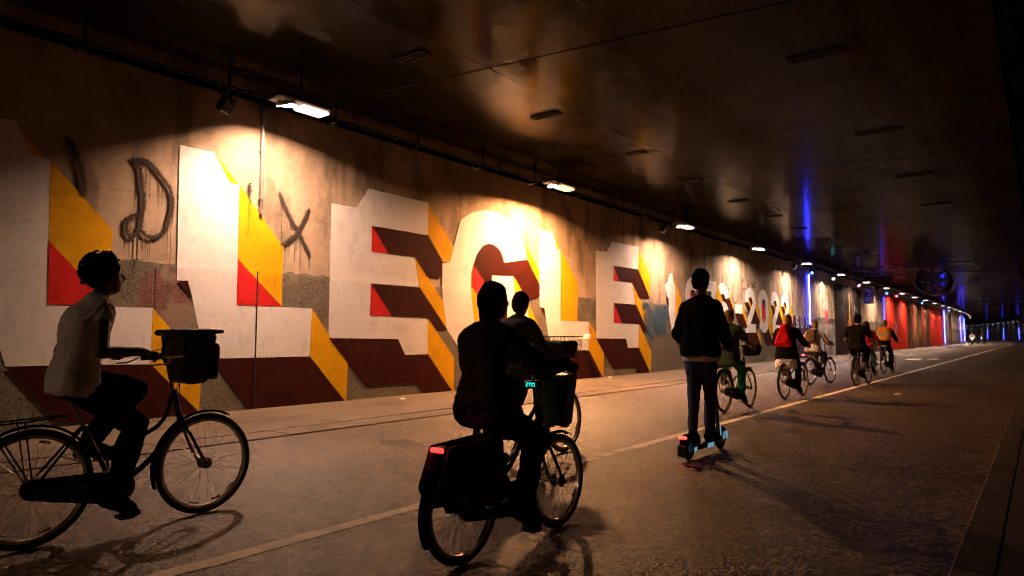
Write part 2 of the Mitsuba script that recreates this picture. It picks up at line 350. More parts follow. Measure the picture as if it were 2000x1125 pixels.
def vent(x, y, L=0.62, W=0.24):
    m = [box(x - L / 2, x + L / 2, y - W / 2, y - W / 2 + 0.05, CEIL_Z - 0.035, CEIL_Z + 0.02, .006), box(x - L / 2, x + L / 2, y + W / 2 - 0.05, y + W / 2, CEIL_Z - 0.035, CEIL_Z + 0.02, .006),
         box(x - L / 2, x - L / 2 + 0.04, y - W / 2 + 0.052, y + W / 2 - 0.052, CEIL_Z - 0.035, CEIL_Z + 0.02), box(x + L / 2 - 0.04, x + L / 2, y - W / 2 + 0.052, y + W / 2 - 0.052, CEIL_Z - 0.035, CEIL_Z + 0.02),
         box(x - L / 2 + 0.04, x + L / 2 - 0.04, y - W / 2 + 0.06, y + W / 2 - 0.06, CEIL_Z - 0.004, CEIL_Z + 0.02), box(x - L / 2 + 0.04, x + L / 2 - 0.04, y - 0.018, y + 0.018, CEIL_Z - 0.03, CEIL_Z - 0.006)]
    return join(m)
for i in range(9): put('vent', vent(-7.7 + 0.04 * (i % 3), 7.35 + 3.65 * i), 'mat_joint', parent=ceil, label='black slotted vent in the ceiling')
for i in range(5): put('vent', vent(-2.6, 6.1 + 5.1 * i, 0.9), 'mat_joint', parent=ceil, label='black slotted vent in the ceiling')

# walls
wall = thing('mural_wall', 'long left tunnel wall painted with giant three-dimensional white, yellow and maroon letters', 'wall')
yw = np.array(sorted(set(np.r_[np.arange(Y0, 120, 6.0), ys])))
put('concrete', grid(yw, np.array([BAND_Z - 0.02, 4.0, CEIL_Z + 0.14]), lambda u, v: np.stack([np.full_like(u, WALL_X), u, v], -1)), 'mat_wall_concrete', parent=wall, label='stained bare concrete of the upper wall')
rn = np.random.default_rng(8)
yb = np.r_[np.arange(Y0, 70, 0.11), np.arange(70, 120, 2.0), ys[ys >= 120]]
zt = BAND_Z + 0.016 * rn.standard_normal(len(yb)) * (yb < 70)
vb = np.vstack([np.c_[np.full(len(yb), WALL_X + x), yb, z] for x, z in ((0.012, np.full(len(yb), -0.05)), (0.012, zt), (-0.004, zt + 0.006))]); n = len(yb)
fb = []
for a in range(2):
    for i in range(n - 1): fb += [[a * n + i, a * n + i + 1, (a + 1) * n + i + 1], [a * n + i, (a + 1) * n + i + 1, (a + 1) * n + i]]
put('tile_band', trimesh.Trimesh(vb, fb, process=False), 'mat_wall_tile', parent=wall, label='grey-brown band of small mosaic tiles along the lower wall')
put('expansion_joint', box(WALL_X, WALL_X + 0.034, 6.558, 6.578, 0.02, 2.36), 'mat_joint', parent=wall, label='thin black joint down the lower wall')
put('expansion_joint', box(WALL_X, WALL_X + 0.0145, 4.86, 4.872, 0.02, 2.30), 'mat_joint', parent=wall)
put('expansion_joint', box(WALL_X, WALL_X + 0.003, 29.1, 29.12, 2.4, 4.7), 'mat_joint', parent=wall)
rw = thing('far_side_wall', 'dark right-hand tunnel wall, seen only far off where the tunnel bends', 'wall')
put('face', grid(np.sort(Y0 + Y1 - yw), np.array([-0.1, 2.0, CEIL_Z + 0.14]), lambda u, v: np.stack([np.full_like(u, 2.45), Y0 + Y1 - u, v], -1)), 'mat_soot_wall', parent=rw)

# ------------------------------------------------------------------ the mural
MURAL = {
'L0':{'w':[[(2.49,4.07),(2.97,4.1),(3.19,3.69),(3.4,3.66),(3.45,1.68),(4.84,1.68),(4.84,0.83),(3.01,0.86),(2.95,1.06),(2.59,1.87)]],'y':[[(2.97,4.1),(3.34,3.68),(3.19,3.69)],[(3.4,3.66),(4.22,2.8),(4.24,1.69),(3.43,2.54)],[(4.84,1.68),(5.63,0.78),(5.61,0.06),(4.84,0.83)]],'r':[[(3.43,2.54),(4.24,1.69),(3.45,1.68)]],'m':[[(3.01,0.86),(4.84,0.83),(5.6,0.04),(3.63,0.08)]]},
'L1':{'w':[[(5.16,4.27),(5.73,4.27),(6.02,3.81),(6.19,3.81),(6.2,1.78),(7.7,1.76),(7.67,0.88),(5.76,0.89),(5.54,1.45),(5.45,1.83),(5.36,2.12),(5.19,2.12)]],'y':[[(5.73,4.27),(6.16,3.82),(6.02,3.81)],[(6.19,3.81),(7.06,2.85),(7.06,1.78),(6.19,2.55)],[(7.7,1.76),(8.54,0.73),(8.52,-0.01),(7.67,0.88)]],'r':[[(6.19,2.55),(7.06,1.78),(6.2,1.78)]],'m':[[(5.79,0.89),(7.67,0.88),(8.5,-0.01),(6.46,0.03)],[(5.19,2.12),(5.36,2.12),(5.45,1.83)]]},
'E0':{'w':[[(8.09,3.79),(8.69,3.8),(9.0,4.23),(10.7,4.21),(10.69,3.48),(9.1,3.48),(9.09,2.96),(10.3,2.96),(10.45,2.31),(9.09,2.31),(9.08,1.67),(10.71,1.66),(10.72,0.86),(10.04,0.86),(9.84,1.19),(8.08,1.22)]],'y':[[(10.71,4.16),(11.52,3.32),(11.4,2.94),(11.16,2.93),(10.69,3.48)],[(10.3,2.96),(11.19,2.04),(11.32,1.41),(10.45,2.31)],[(10.71,1.66),(11.57,0.76),(11.56,-0.05),(10.72,0.86)]],'r':[[(9.1,3.48),(9.55,2.96),(9.09,2.96)],[(9.09,2.31),(9.66,1.67),(9.08,1.67)]],'m':[[(9.1,3.48),(10.69,3.48),(11.14,2.97),(11.14,2.58),(10.67,2.58),(10.3,2.96),(9.55,2.96)],[(9.09,2.31),(10.45,2.31),(11.32,1.41),(10.98,1.4),(10.71,1.66),(9.66,1.67)],[(8.08,1.22),(9.84,1.19),(10.04,0.86),(10.72,0.86),(11.56,-0.05),(10.62,-0.02),(10.37,0.26),(8.99,0.27)]]},
'G':{'w':[[(11.78,3.98),(11.99,4.1),(12.23,4.22),(12.49,4.29),(12.76,4.34),(13.04,4.34),(13.32,4.3),(13.62,4.22),(13.9,4.08),(14.06,3.96),(14.19,3.82),(14.3,3.56),(14.38,3.27),(13.41,3.1),(13.35,3.23),(13.29,3.33),(13.21,3.42),(13.1,3.48),(12.94,3.52),(12.76,3.51),(12.63,3.47),(12.52,3.39),(12.38,3.25),(12.31,3.13),(12.22,2.94),(12.16,2.73),(12.15,2.44),(12.19,2.06),(12.28,1.58),(12.47,1.21),(12.74,1.01),(13.03,0.96),(13.44,1.01),(13.44,0.19),(13.03,0.15),(12.46,0.3),(12.0,0.68),(11.71,1.0),(11.46,1.27),(11.32,1.41),(11.19,2.04),(11.16,2.37),(11.16,2.9),(11.42,2.95),(11.54,3.34)],[(12.91,2.76),(13.79,2.8),(13.88,2.05),(14.43,2.07),(14.43,1.28),(13.75,1.0),(13.44,1.01),(13.54,2.04),(12.95,2.02)]],'y':[[(14.26,3.7),(14.95,3.02),(14.94,2.64),(14.38,3.27)],[(12.15,2.44),(12.37,2.25),(12.43,1.64),(12.51,1.21),(12.28,1.58),(12.19,2.06)],[(13.79,2.8),(14.01,2.57),(14.5,2.02),(15.13,1.21),(15.12,0.45),(14.43,1.28),(14.43,2.07),(13.88,2.05)]],'r':[[(12.22,2.94),(12.62,2.58),(12.37,2.25),(12.15,2.44),(12.16,2.73)]],'m':[[(12.22,2.94),(12.31,3.13),(12.38,3.25),(12.52,3.39),(12.63,3.47),(12.76,3.51),(12.94,3.52),(13.1,3.48),(13.21,3.42),(13.29,3.33),(13.35,3.23),(13.41,3.1),(14.38,3.27),(14.94,2.64),(14.94,2.32),(14.43,2.2),(13.79,2.8),(12.91,2.76),(12.91,2.4),(12.62,2.58)],[(12.95,2.02),(13.54,2.04),(13.5,1.47),(13.23,1.66)]]},
'L2':{'w':[[(14.93,4.15),(15.58,4.14),(15.79,3.7),(15.97,3.71),(15.95,1.69),(17.49,1.68),(17.44,0.84),(15.59,0.86),(15.35,1.28),(15.23,1.74),(15.15,2.02),(14.94,2.03)]],'y':[[(15.58,4.14),(15.93,3.71),(15.79,3.7)],[(15.97,3.7),(16.86,2.82),(16.83,1.69),(15.95,1.69)],[(17.49,1.68),(17.85,1.4),(17.89,1.17),(18.33,0.72),(18.28,-0.04),(17.44,0.84)]],'r':[],'m':[[(15.59,0.86),(17.44,0.84),(18.28,-0.04),(16.73,-0.03)],[(14.98,2.02),(15.15,2.02),(15.22,1.75)]]},
'E1':{'w':[[(17.89,3.86),(18.57,3.88),(18.89,4.24),(20.69,4.26),(20.65,3.49),(18.99,3.48),(18.96,3.01),(20.2,3.02),(20.45,2.3),(18.98,2.3),(18.95,1.68),(20.66,1.66),(20.6,0.88),(19.85,0.87),(19.74,1.17),(17.88,1.19)]],'y':[[(20.69,4.2),(21.54,3.3),(21.49,2.56),(20.65,3.49)],[(20.2,3.02),(21.11,2.14),(21.28,1.44),(20.45,2.3)],[(20.66,1.66),(21.54,0.73),(21.48,-0.02),(20.6,0.88)]],'r':[[(18.99,3.48),(19.35,3.01),(18.96,3.01)],[(18.98,2.3),(19.46,1.68),(18.95,1.68)]],'m':[[(18.99,3.48),(20.65,3.49),(21.49,2.56),(20.67,2.57),(20.2,3.02),(19.35,3.01)],[(18.98,2.3),(20.45,2.3),(21.28,1.44),(20.98,1.38),(20.66,1.66),(19.46,1.68)],[(17.89,1.18),(19.74,1.17),(19.85,0.87),(20.6,0.88),(21.46,-0.02),(20.5,-0.03),(20.33,0.24),(18.84,0.26)]]},
'd1':{'w':[[(23.12,3.54),(23.36,3.56),(23.49,3.11),(23.61,3.1),(23.54,1.37),(23.25,1.4),(22.98,2.17),(22.99,2.62),(22.87,2.69),(22.67,3.08),(22.93,3.23)]],'y':[[(23.42,3.45),(24.24,2.44),(24.12,0.81),(23.54,1.37),(23.61,3.1),(23.49,3.11)]],'r':[],'m':[[(23.25,1.4),(23.54,1.37),(24.08,0.85),(23.94,0.83)],[(22.99,2.62),(22.98,2.3),(22.78,2.63)]]},
}
TAGS = {
'D':[[(4.48,3.89),(4.58,3.69),(4.62,3.46),(4.64,3.23),(4.62,3.0),(4.61,2.86),(4.47,2.73),(4.41,2.85),(4.46,3.02),(4.55,3.06)],[(4.47,3.87),(4.55,3.9),(4.68,3.89),(4.86,3.74),(5.03,3.52),(5.07,3.28),(5.02,3.03),(4.95,2.84),(4.8,2.75),(4.67,2.79),(4.61,2.86)]],
'arc':[[(3.58,4.0),(3.69,3.84),(3.77,3.63),(3.81,3.45),(3.82,3.25)]],
'X':[[(6.96,3.8),(7.1,3.52),(7.32,3.2),(7.6,2.76)],[(7.58,3.59),(7.42,3.28),(7.3,3.1),(7.04,2.89)],[(6.38,3.85),(6.37,3.72)]],
'blue':[[(20.97,2.2),(21.09,2.33),(21.32,2.3),(21.46,1.99),(21.44,1.37)],[(21.08,1.98),(21.25,1.55),(21.59,1.28),(21.85,1.73),(21.98,2.27),(21.96,1.55),(22.07,1.29)],[(22.19,2.28),(22.16,1.46)],[(22.39,2.36),(22.36,1.38)],[(22.6,2.33),(22.57,1.56),(22.73,2.3),(22.85,2.21),(22.84,1.84)],[(21.85,2.0),(22.76,2.08)],[(21.62,2.17),(21.76,1.55)]],
'tag2':[[(28.71,4.22),(28.74,3.71),(28.78,3.25)],[(29.44,4.03),(29.52,3.42),(29.36,2.79)],[(29.44,4.0),(30.18,3.64),(30.27,3.1),(29.86,2.72),(29.43,2.92)],[(30.66,4.0),(30.7,2.66)],[(30.64,3.72),(31.06,3.86)],[(30.75,3.36),(31.09,3.42)],[(31.46,3.82),(31.58,3.45)],[(31.81,3.79),(32.58,3.53)],[(32.61,3.89),(31.93,3.44)]],
}
XW, XR, XY, XM = WALL_X + 0.017, WALL_X + 0.023, WALL_X + 0.020, WALL_X + 0.026
NAMES = {'L0': 'leftmost giant letter L', 'L1': 'giant letter L beside the pipe', 'E0': 'first giant letter E', 'G': 'giant round letter G', 'L2': 'giant letter L right of the round letter', 'E1': 'second giant letter E', 'd1': 'white digit 1'}
def wobble(poly, seed, amp=0.004):
    """Brush-painted edges: densify and shift a few millimetres."""
    def one(g):
        def seg(r):
            c = np.array(r.coords); o = []
            for a, b in zip(c[:-1], c[1:]):
                n = max(1, int(np.linalg.norm(b - a) / 0.12)); o += [a + (b - a) * i / n for i in range(n)]
            return o + [c[-1]]
        def rg(r):
            c = np.array(seg(r))[:-1]; k = np.c_[c * 2.3, np.full(len(c), seed)]
            o = np.c_[meshkit.noise(k * [3, 3, 1]), meshkit.noise(k * [3, 3, 1] + 50)] - 0.5
            return c + 2 * amp * o
        return Polygon(rg(g.exterior), [rg(i) for i in g.interiors]).buffer(0)
    gs = [one(g) for g in flat(poly)]
    return unary_union(gs)
def paint(parent_key, name, poly, x, m, seed, **lab):
    if poly.is_empty: return None
    return put(name, sheet(wobble(poly, seed), x), m, parent=parent_key, **lab)
def letter(nm, white, yellow, maroon, red, seed):
    maroon = maroon.difference(white.buffer(-0.001)); 
    yellow = yellow.difference(white).difference(maroon); red = red.difference(white)
    maroon = maroon.difference(red)
    k = paint(wall, 'painted_letter', white, XW, 'mat_paint_white', seed, label='white painted face of the ' + nm)
    paint(k, 'yellow_side', yellow, XY, 'mat_paint_yellow', seed + 1); paint(k, 'maroon_side', maroon, XM, 'mat_paint_maroon', seed + 2)
    if not red.is_empty: paint(k, 'red_side', red, XR, 'mat_paint_red', seed + 3)
    return k
def uni(ps): return unary_union([Polygon(p).buffer(0.0015) for p in ps]) if ps else Polygon()
for i, (k, d) in enumerate(MURAL.items()):
    letter(NAMES[k], unary_union([Polygon(p).buffer(0) for p in d['w']]), uni(d['y']), uni(d['m']), uni(d['r']), 10 * i)
def stroke(pts, w, cap='flat', join='round'): return LineString(pts).buffer(w / 2, cap_style=cap, join_style=join)
def arc(cx, cz, rx, rz, a0, a1, n=18): return [(cx + rx * math.cos(math.radians(a)), cz + rz * math.sin(math.radians(a))) for a in np.linspace(a0, a1, n)]
def digit(ch):
    """Condensed block digit in a box 1.45 wide and 2.1 tall."""
    W, Hh, w = 1.45, 2.1, 0.46
    h = w / 2
    if ch == '0':
        o = shapely.affinity.scale(Point(0, 0).buffer(1, 24), W / 2, 0.62)
        outer = unary_union([shapely.affinity.translate(o, W / 2, Hh - 0.62), shapely.affinity.translate(o, W / 2, 0.62), sbox(0, 0.62, W, Hh - 0.62)])
        i = shapely.affinity.scale(Point(0, 0).buffer(1, 24), W / 2 - w, 0.34)
        return outer.difference(unary_union([shapely.affinity.translate(i, W / 2, Hh - 0.80), shapely.affinity.translate(i, W / 2, 0.80), sbox(w, 0.8, W - w, Hh - 0.8)]))
    if ch == '2':
        return unary_union([stroke(arc(W / 2, Hh - 0.68, W / 2 - h, 0.45, 185, -20) + [(W * 0.62, 0.95), (0.33, 0.35)], w), sbox(0.02, 0, W, 0.42)])
    if ch == '9':
        return unary_union([stroke(arc(W / 2, Hh - 0.66, W / 2 - h, 0.43, 0, 360, 40), w), stroke([(W - h, Hh - 0.66), (W - h, 0.75)] + arc(W / 2, 0.68, W / 2 - h, 0.45, -5, -175), w)])
    if ch == '6':
        return unary_union([stroke(arc(W / 2, 0.66, W / 2 - h, 0.43, 0, 360, 40), w), stroke([(h, 0.66), (h, 1.35)] + arc(W / 2, Hh - 0.68, W / 2 - h, 0.45, 175, 5), w)])
    if ch == '7':
        return unary_union([sbox(0, Hh - 0.44, W, Hh), stroke([(W - 0.22, Hh - 0.3), (W * 0.42, 0)], w)])
    if ch == '-': return sbox(0, 0.85, 0.95, 1.25)
def extrude(white, v, maxa=0.02):
    """Side faces of a painted block swept along v: (yellow, maroon, red)."""
    Y, M, R = [], [], []
    for g in flat(white):
        for ringi, r in enumerate([g.exterior] + list(g.interiors)):
            c = np.array(r.coords)
            if (Polygon(c).exterior.is_ccw) != (ringi == 0): c = c[::-1]
            for a, b in zip(c[:-1], c[1:]):
                n = np.array([b[1] - a[1], a[0] - b[0]])
                if n @ v <= 1e-6: continue
                q = Polygon([a, b, b + v, a + v]).buffer(0.0015)
                down = -n[1] / (np.linalg.norm(n) + 1e-9)
                (M if down > 0.66 else Y).append(q)
    y, m = unary_union(Y), unary_union(M)
    holes = unary_union([Polygon(i) for g in flat(white) for i in g.interiors]) if any(len(g.interiors) for g in flat(white)) else Polygon()
    inside_y = y.intersection(holes) if not holes.is_empty else Polygon()
    y = y.difference(white); m = m.difference(white)
    return y.difference(inside_y.buffer(0.001)).union(inside_y.intersection(shapely.affinity.translate(holes, 0, -0.9))) if not holes.is_empty else y, m, inside_y.difference(shapely.affinity.translate(holes, 0, -0.9)) if not holes.is_empty else Polygon()
DIG = [('9', 24.45, 'first digit 9'), ('7', 26.15, 'third digit'), ('6', 27.62, 'digit 6 before the dash'), ('-', 29.75, 'dash between the two years'), ('2', 31.05, 'first digit 2 of the second year'), ('0', 32.95, 'digit 0 of the second year'), ('2', 34.75, 'middle digit 2 of the second year'), ('2', 36.45, 'last digit 2 of the second year')]
for i, (ch, s, nm) in enumerate(DIG):
    w = shapely.affinity.translate(shapely.affinity.scale(digit(ch), 1.0 if i < 4 else 1.03, 1.0, origin=(0, 0)), s, 1.42)
    y, m, r = extrude(w, np.array([0.62, -0.62]))
    letter('white ' + nm, w, y, m, r, 200 + 10 * i)
# haze of maroon overspray left of the second letter

# sprayed tags: a core of strokes, a ragged scatter of droplets and drips
def spray(lines, width, seed, mat_, name, label, drips=True, dens=330):
    r = np.random.default_rng(seed); polys = []; V, F = [], []; o = 0
    x = WALL_X + 0.0285
    def dot(c, rad, el=1.0):
        nonlocal o
        a = np.arange(6) * np.pi / 3 + r.uniform(0, 1)
        V.append(np.c_[np.full(6, x + 0.0005), c[0] + rad * np.cos(a), c[1] + rad * el * np.sin(a)]); F.append(np.array([[0, 1, 2], [0, 2, 3], [0, 3, 4], [0, 4, 5]]) + o); o += 6
    for ln in lines:
        p = spline(ln, max(12, 8 * len(ln))) if len(ln) > 2 else np.array(ln)
        L = LineString(p)
        n = max(3, int(L.length / 0.012))
        for t in np.linspace(0, 1, n):
            c = np.array(L.interpolate(t, normalized=True).coords[0])
            for _ in range(int(dens * 0.012 * L.length / L.length * 4)):
                rr = abs(r.normal(0, width * 0.46)); a = r.uniform(0, 2 * np.pi)
                q = c + rr * np.array([math.cos(a), math.sin(a)])
                dot(q, max(0.0035, width * 0.15 * math.exp(-(rr / width) ** 2 * 2.5) * r.uniform(0.4, 1.2)))
            if drips and r.random() < 0.15:
                l = r.exponential(0.24) + 0.05; w = r.uniform(0.004, 0.008)
                q = c + [r.normal(0, width * 0.3), 0]
                V.append(np.array([[x, q[0] - w, q[1]], [x, q[0] + w, q[1]], [x, q[0] + w * .6, q[1] - l], [x, q[0] - w * .6, q[1] - l]])); F.append(np.array([[0, 2, 1], [0, 3, 2]]) + o); o += 4
    return put(name, trimesh.Trimesh(np.vstack(V), np.vstack(F), process=False), mat_, parent=wall, label=label)
spray(TAGS['D'], 0.085, 1, 'mat_spray_black', 'spray_tag', 'dripping black sprayed letter D on bare concrete')
spray(TAGS['arc'], 0.10, 2, 'mat_spray_black', 'spray_tag', 'short black sprayed arc near the left edge', drips=False)
spray(TAGS['X'], 0.085, 3, 'mat_spray_black', 'spray_tag', 'dripping black sprayed letter X right of the pipe')
spray(TAGS['blue'], 0.13, 4, 'mat_spray_blue', 'spray_tag', 'blue sprayed scribble right of the second letter E')
spray(TAGS['tag2'], 0.05, 5, 'mat_spray_black', 'spray_tag', 'thin black sprayed tag above the year', drips=False)

# the paintings further along
def area(name, s0, s1, z0, z1, m, label, x=WALL_X + 0.017, parent=None):
    return put(name, sheet(wobble(sbox(s0, z0, s1, z1), s0, 0.02), x), m, parent=parent or wall, label=label)
def flat_text(txt, s, z, h, m, name, label, sx=1.0, bold=True):
    t = meshkit.text_mesh(txt, h, 0.002, bold); v = t.vertices
    return put(name, trimesh.Trimesh(np.c_[np.full(len(v), WALL_X + 0.022) + v[:, 2], s + v[:, 0] * sx, z + v[:, 1]], t.faces, process=False), m, parent=wall, label=label)
area('painted_field', 38.15, 43.0, 0.03, 2.35, 'mat_mural_purple', 'dark purple painted lower wall beside the blue tube')
for ch, s in (('S', 39.1), ('U', 40.0), ('N', 41.1), ('T', 42.35)): flat_text(ch, s, 1.72, 0.62, 'mat_spray_white', 'mural_lettering', 'pale painted capitals on the purple field')
area('painted_field', 43.05, 48.1, 0.03, 2.0, 'mat_mural_grey', 'grey-violet painted lower wall with a pink flower stem')
spray([[(43.6, 4.0), (43.65, 2.0)], [(44.2, 4.2), (44.3, 2.9), (44.25, 1.6)], [(45.0, 3.9), (44.9, 2.6)], [(47.4, 3.5), (47.4, 1.5)], [(46.6, 2.6), (47.5, 2.9), (47.2, 2.3)], [(44.8, 2.3), (45.4, 2.7)]], 0.05, 6, 'mat_spray_black', 'spray_tag', 'long black paint runs beside the pink flower', dens=120)
flat_text('ahh', 44.9, 2.95, 0.62, 'mat_spray_white', 'mural_lettering', 'small white lettering above the pink flower', 0.9)
put('pink_flower', sheet(unary_union([Polygon([(45.6, 2.7), (45.75, 2.85), (46.0, 2.8), (46.2, 2.88), (46.35, 2.6), (46.15, 2.2), (45.95, 1.95), (45.7, 2.3)]), stroke([(45.95, 2.0), (46.2, 1.4), (46.0, 0.6), (46.15, 0.1)], 0.10)]), WALL_X + 0.024), 'mat_spray_pink', parent=wall, label='pink painted flower on a long stem')
put('white_tag', sheet(unary_union([stroke([(47.7, 1.6), (47.0, 1.2), (47.3, 0.8), (46.9, 0.3)], 0.1), stroke([(44.2, 1.6), (44.2, 0.9)], 0.35)]), WALL_X + 0.0235), 'mat_spray_grey', parent=wall, label='pale grey sprayed mark on the grey field')
area('painted_field', 48.15, 56.4, 0.03, 4.75, 'mat_mural_black', 'tall black painted panel with a golden tree')
area('painted_field', 48.2, 56.35, 0.03, 2.45, 'mat_mural_oxblood', 'dark oxblood ground of the golden tree', x=WALL_X + 0.0205)
rn = np.random.default_rng(21)
tree = [Polygon([(52.2, 1.0), (52.35, 2.3), (52.45, 4.3), (52.55, 4.3), (52.7, 2.3), (52.95, 1.0)])]
for i in range(26):
    a = rn.uniform(-1, 1); z0 = rn.uniform(1.0, 2.7); tree.append(stroke([(52.5, z0 + 0.5), (52.5 + a * 0.6, z0 + 0.1), (52.5 + a * (1.5 - 0.3 * z0), z0 - 0.7)], rn.uniform(0.03, 0.09)))
put('golden_tree', sheet(unary_union(tree), WALL_X + 0.024), 'mat_spray_orange', parent=wall, label='thin golden tree painted on the black panel')
put('white_tag', sheet(unary_union([stroke([(50, 3.0), (50.5, 3.4), (50.6, 2.9)], 0.04), stroke([(54.0, 3.1), (54.4, 3.5), (54.7, 3.0), (55.2, 3.4)], 0.05)]), WALL_X + 0.024), 'mat_spray_grey', parent=wall, label='thin pale scribble on the black panel')
grass = []
for i in range(70):
    s = rn.uniform(57, 65.5); hgt = rn.uniform(0.8, 2.9); b = rn.normal(0, 0.35); grass.append(Polygon([(s - 0.12, 0.03), (s + 0.12, 0.03), (s + b, hgt)]))
put('painted_grass', sheet(unary_union(grass), WALL_X + 0.017), 'mat_mural_brown', parent=wall, label='dark painted reeds on pale concrete')
area('painted_field', 66.5, 78.5, 0.03, 4.9, 'mat_mural_red', 'nearest bright red painted panel')
put('white_tag', sheet(unary_union([stroke([(71.4, 2.9), (71.9, 2.2), (71.2, 1.7), (71.8, 1.3)], 0.22), stroke([(72.3, 2.7), (72.0, 1.5)], 0.16)]), WALL_X + 0.024), 'mat_spray_grey', parent=wall, label='pale sprayed scrawl on the nearest red panel')
area('painted_field', 78.55, 95.4, 0.03, 4.9, 'mat_mural_brown', 'dark brown streaked panel between the red ones')
area('painted_field', 95.5, 110.2, 0.03, 4.9, 'mat_mural_red', 'farther bright red painted panel')
put('red_spike', sheet(unary_union([Polygon([(82.2, 4.5), (83.6, 4.5), (83.0, 0.8)]), Polygon([(88.6, 4.6), (91.4, 4.6), (90.2, 0.5)])]), WALL_X + 0.022), 'mat_mural_red', parent=wall, label='red painted wedges on the brown panel')
area('painted_field', 117.0, 121.0, 0.03, 4.6, 'mat_mural_brown', 'narrow dark panel beyond the red ones')

# ------------------------------------------------------------------ lamps, tray, fixtures
_put = put
def off(s): return -0.0008 * max(0, s - 120) ** 2
def lamp_parts(t, lat, s, z, lit, colour, power, weight, near, lip=0.10, end=0.0):
    hs = 0.50
    # flat metal housing, bowl with the bright disc, glowing glass panel beside it
    hb = box(lat - 0.205, lat + 0.205, s - hs, s + hs, z + 0.002, z + 0.11, 0.02)
    put('housing', hb, 'mat_dark_steel', parent=t)
    n = 32 if near else 16
    a = np.arange(n) * 2 * np.pi / n
    R0, R1 = 0.115, 0.158
    c = np.array([lat, s - 0.28])
    ca, sa = np.cos(a), np.sin(a)
    rim = z - (0.040 + (lip - 0.040) * np.maximum(0, -ca) + 0.024 * np.maximum(0, ca) + end * np.maximum(0, -sa))     # the bowl's rim hangs low towards the wall and high towards the road
    rings = [(R0 * 1.0, z - 0.002), (R1 * 0.94, z - 0.018), (R1, rim)]
    v = np.vstack([np.c_[c[0] + r * np.cos(a), c[1] + r * np.sin(a), np.zeros(n) + zz] for r, zz in rings]); f = []
    for k in range(2):
        for i in range(n):
            j = (i + 1) % n; f += [[k * n + i, k * n + j, (k + 1) * n + j], [k * n + i, (k + 1) * n + j, (k + 1) * n + i]]
    put('bowl', trimesh.Trimesh(v, f, process=False), 'mat_lamp_bowl', parent=t)
    disc = trimesh.Trimesh(np.vstack([[[c[0], c[1], z - 0.004]], np.c_[c[0] + 0.105 * np.cos(a), c[1] + 0.105 * np.sin(a), np.full(n, z - 0.004)]]), [[0, 1 + (i + 1) % n, 1 + i] for i in range(n)], process=False)
    pane = box(lat - 0.15, lat + 0.15, s - 0.06, s + hs - 0.02, z - 0.065, z - 0.003, 0.025)
    back = trimesh.Trimesh([[lat - 0.16, s - hs + 0.02, z - 0.0005], [lat + 0.16, s - hs + 0.02, z - 0.0005], [lat + 0.16, s - 0.07, z - 0.0005], [lat - 0.16, s - 0.07, z - 0.0005]], [[0, 2, 1], [0, 3, 2]], process=False)
    put('reflector', back, 'mat_lamp_bowl', parent=t)
    if lit:
        put('bulb', disc, 'mat_lamp_glass', parent=t, emit=colour * power * 0.655, weight=weight)
        put('glass', pane, 'mat_lamp_glass', parent=t, emit=colour / colour[0] * GLOW, weight=weight * 0.2)
    else:
        put('bulb', disc, 'mat_lamp_glass', parent=t); put('glass', pane, 'mat_lamp_glass', parent=t)
    put('bracket', join([cyl((lat, s, z + 0.1), (lat, s, CEIL_Z + 0.02), 0.018, 8), box(lat - 0.05, lat + 0.05, s - 0.16, s + 0.16, z + 0.10, z + 0.135)]), 'mat_dark_steel', parent=t)
GLOW = 3.2
ORD = ('tenth', 'eleventh', 'twelfth', 'thirteenth', 'fourteenth', 'fifteenth', 'sixteenth', 'seventeenth', 'eighteenth', 'nineteenth')
for k in range(-2, 22):
    s = LAMP_S0 + LAMP_STEP * k
    lit = k != -1
    w = 3.0 if -2 <= k <= 4 else (1.0 if k <= 9 else 0.25)
    names = {-2: 'lit tunnel lamp behind the viewer', -1: 'unlit tunnel lamp left of the view', 0: 'nearest blazing tunnel lamp above the leftmost full letter', 1: 'second bright tunnel lamp, above the round letter', 2: 'third tunnel lamp, above the second letter E', 3: 'fourth tunnel lamp along the wall', 4: 'fifth tunnel lamp along the wall', 5: 'sixth tunnel lamp, just past the blue tube', 6: 'seventh tunnel lamp, over the black panel', 7: 'eighth tunnel lamp, left of the first red panel', 8: 'ninth tunnel lamp, over the first red panel'}
    t = thing('tunnel_lamp', names.get(k, ORD[k - 9] + ' lamp of the receding row, counted from the nearest blazing one' if 9 <= k < 19 else 'tiny last lamp of the receding row where the tunnel bends'), 'lamp', 'tunnel lamps along the left wall')
    lamp_parts(t, LAMP_LAT, s, LAMP_Z + 0.02 * math.sin(k * 2.1), lit, np.array([1.0, 0.46, 0.19]) if k == 1 else LAMP_COLOUR if k < 3 else np.array([1.0, 0.69, 0.51]), LAMP_POWER * {-2: 0.7, 0: 1.0, 1: 3.3}.get(k, 1.05), w, k < 6, {0: 0.050, 1: 0.078}.get(k, 0.078 + 0.009 * math.sin(3.7 * k)), 0.072 if k == 0 else 0.0)
for k in range(12):
    s = 205 + 8.0 * k
    t = thing('far_lamp', 'pinpoint lamp on the far right wall where the tunnel bends', 'lamp', 'far lamps on the right wall')
    lamp_parts(t, 1.35, s, 4.9, True, np.array([0.75, 0.88, 1.0]) if k % 3 else np.array([1.0, 0.45, 0.4]), LAMP_POWER * 0.10, 0.25, False, 0.045)

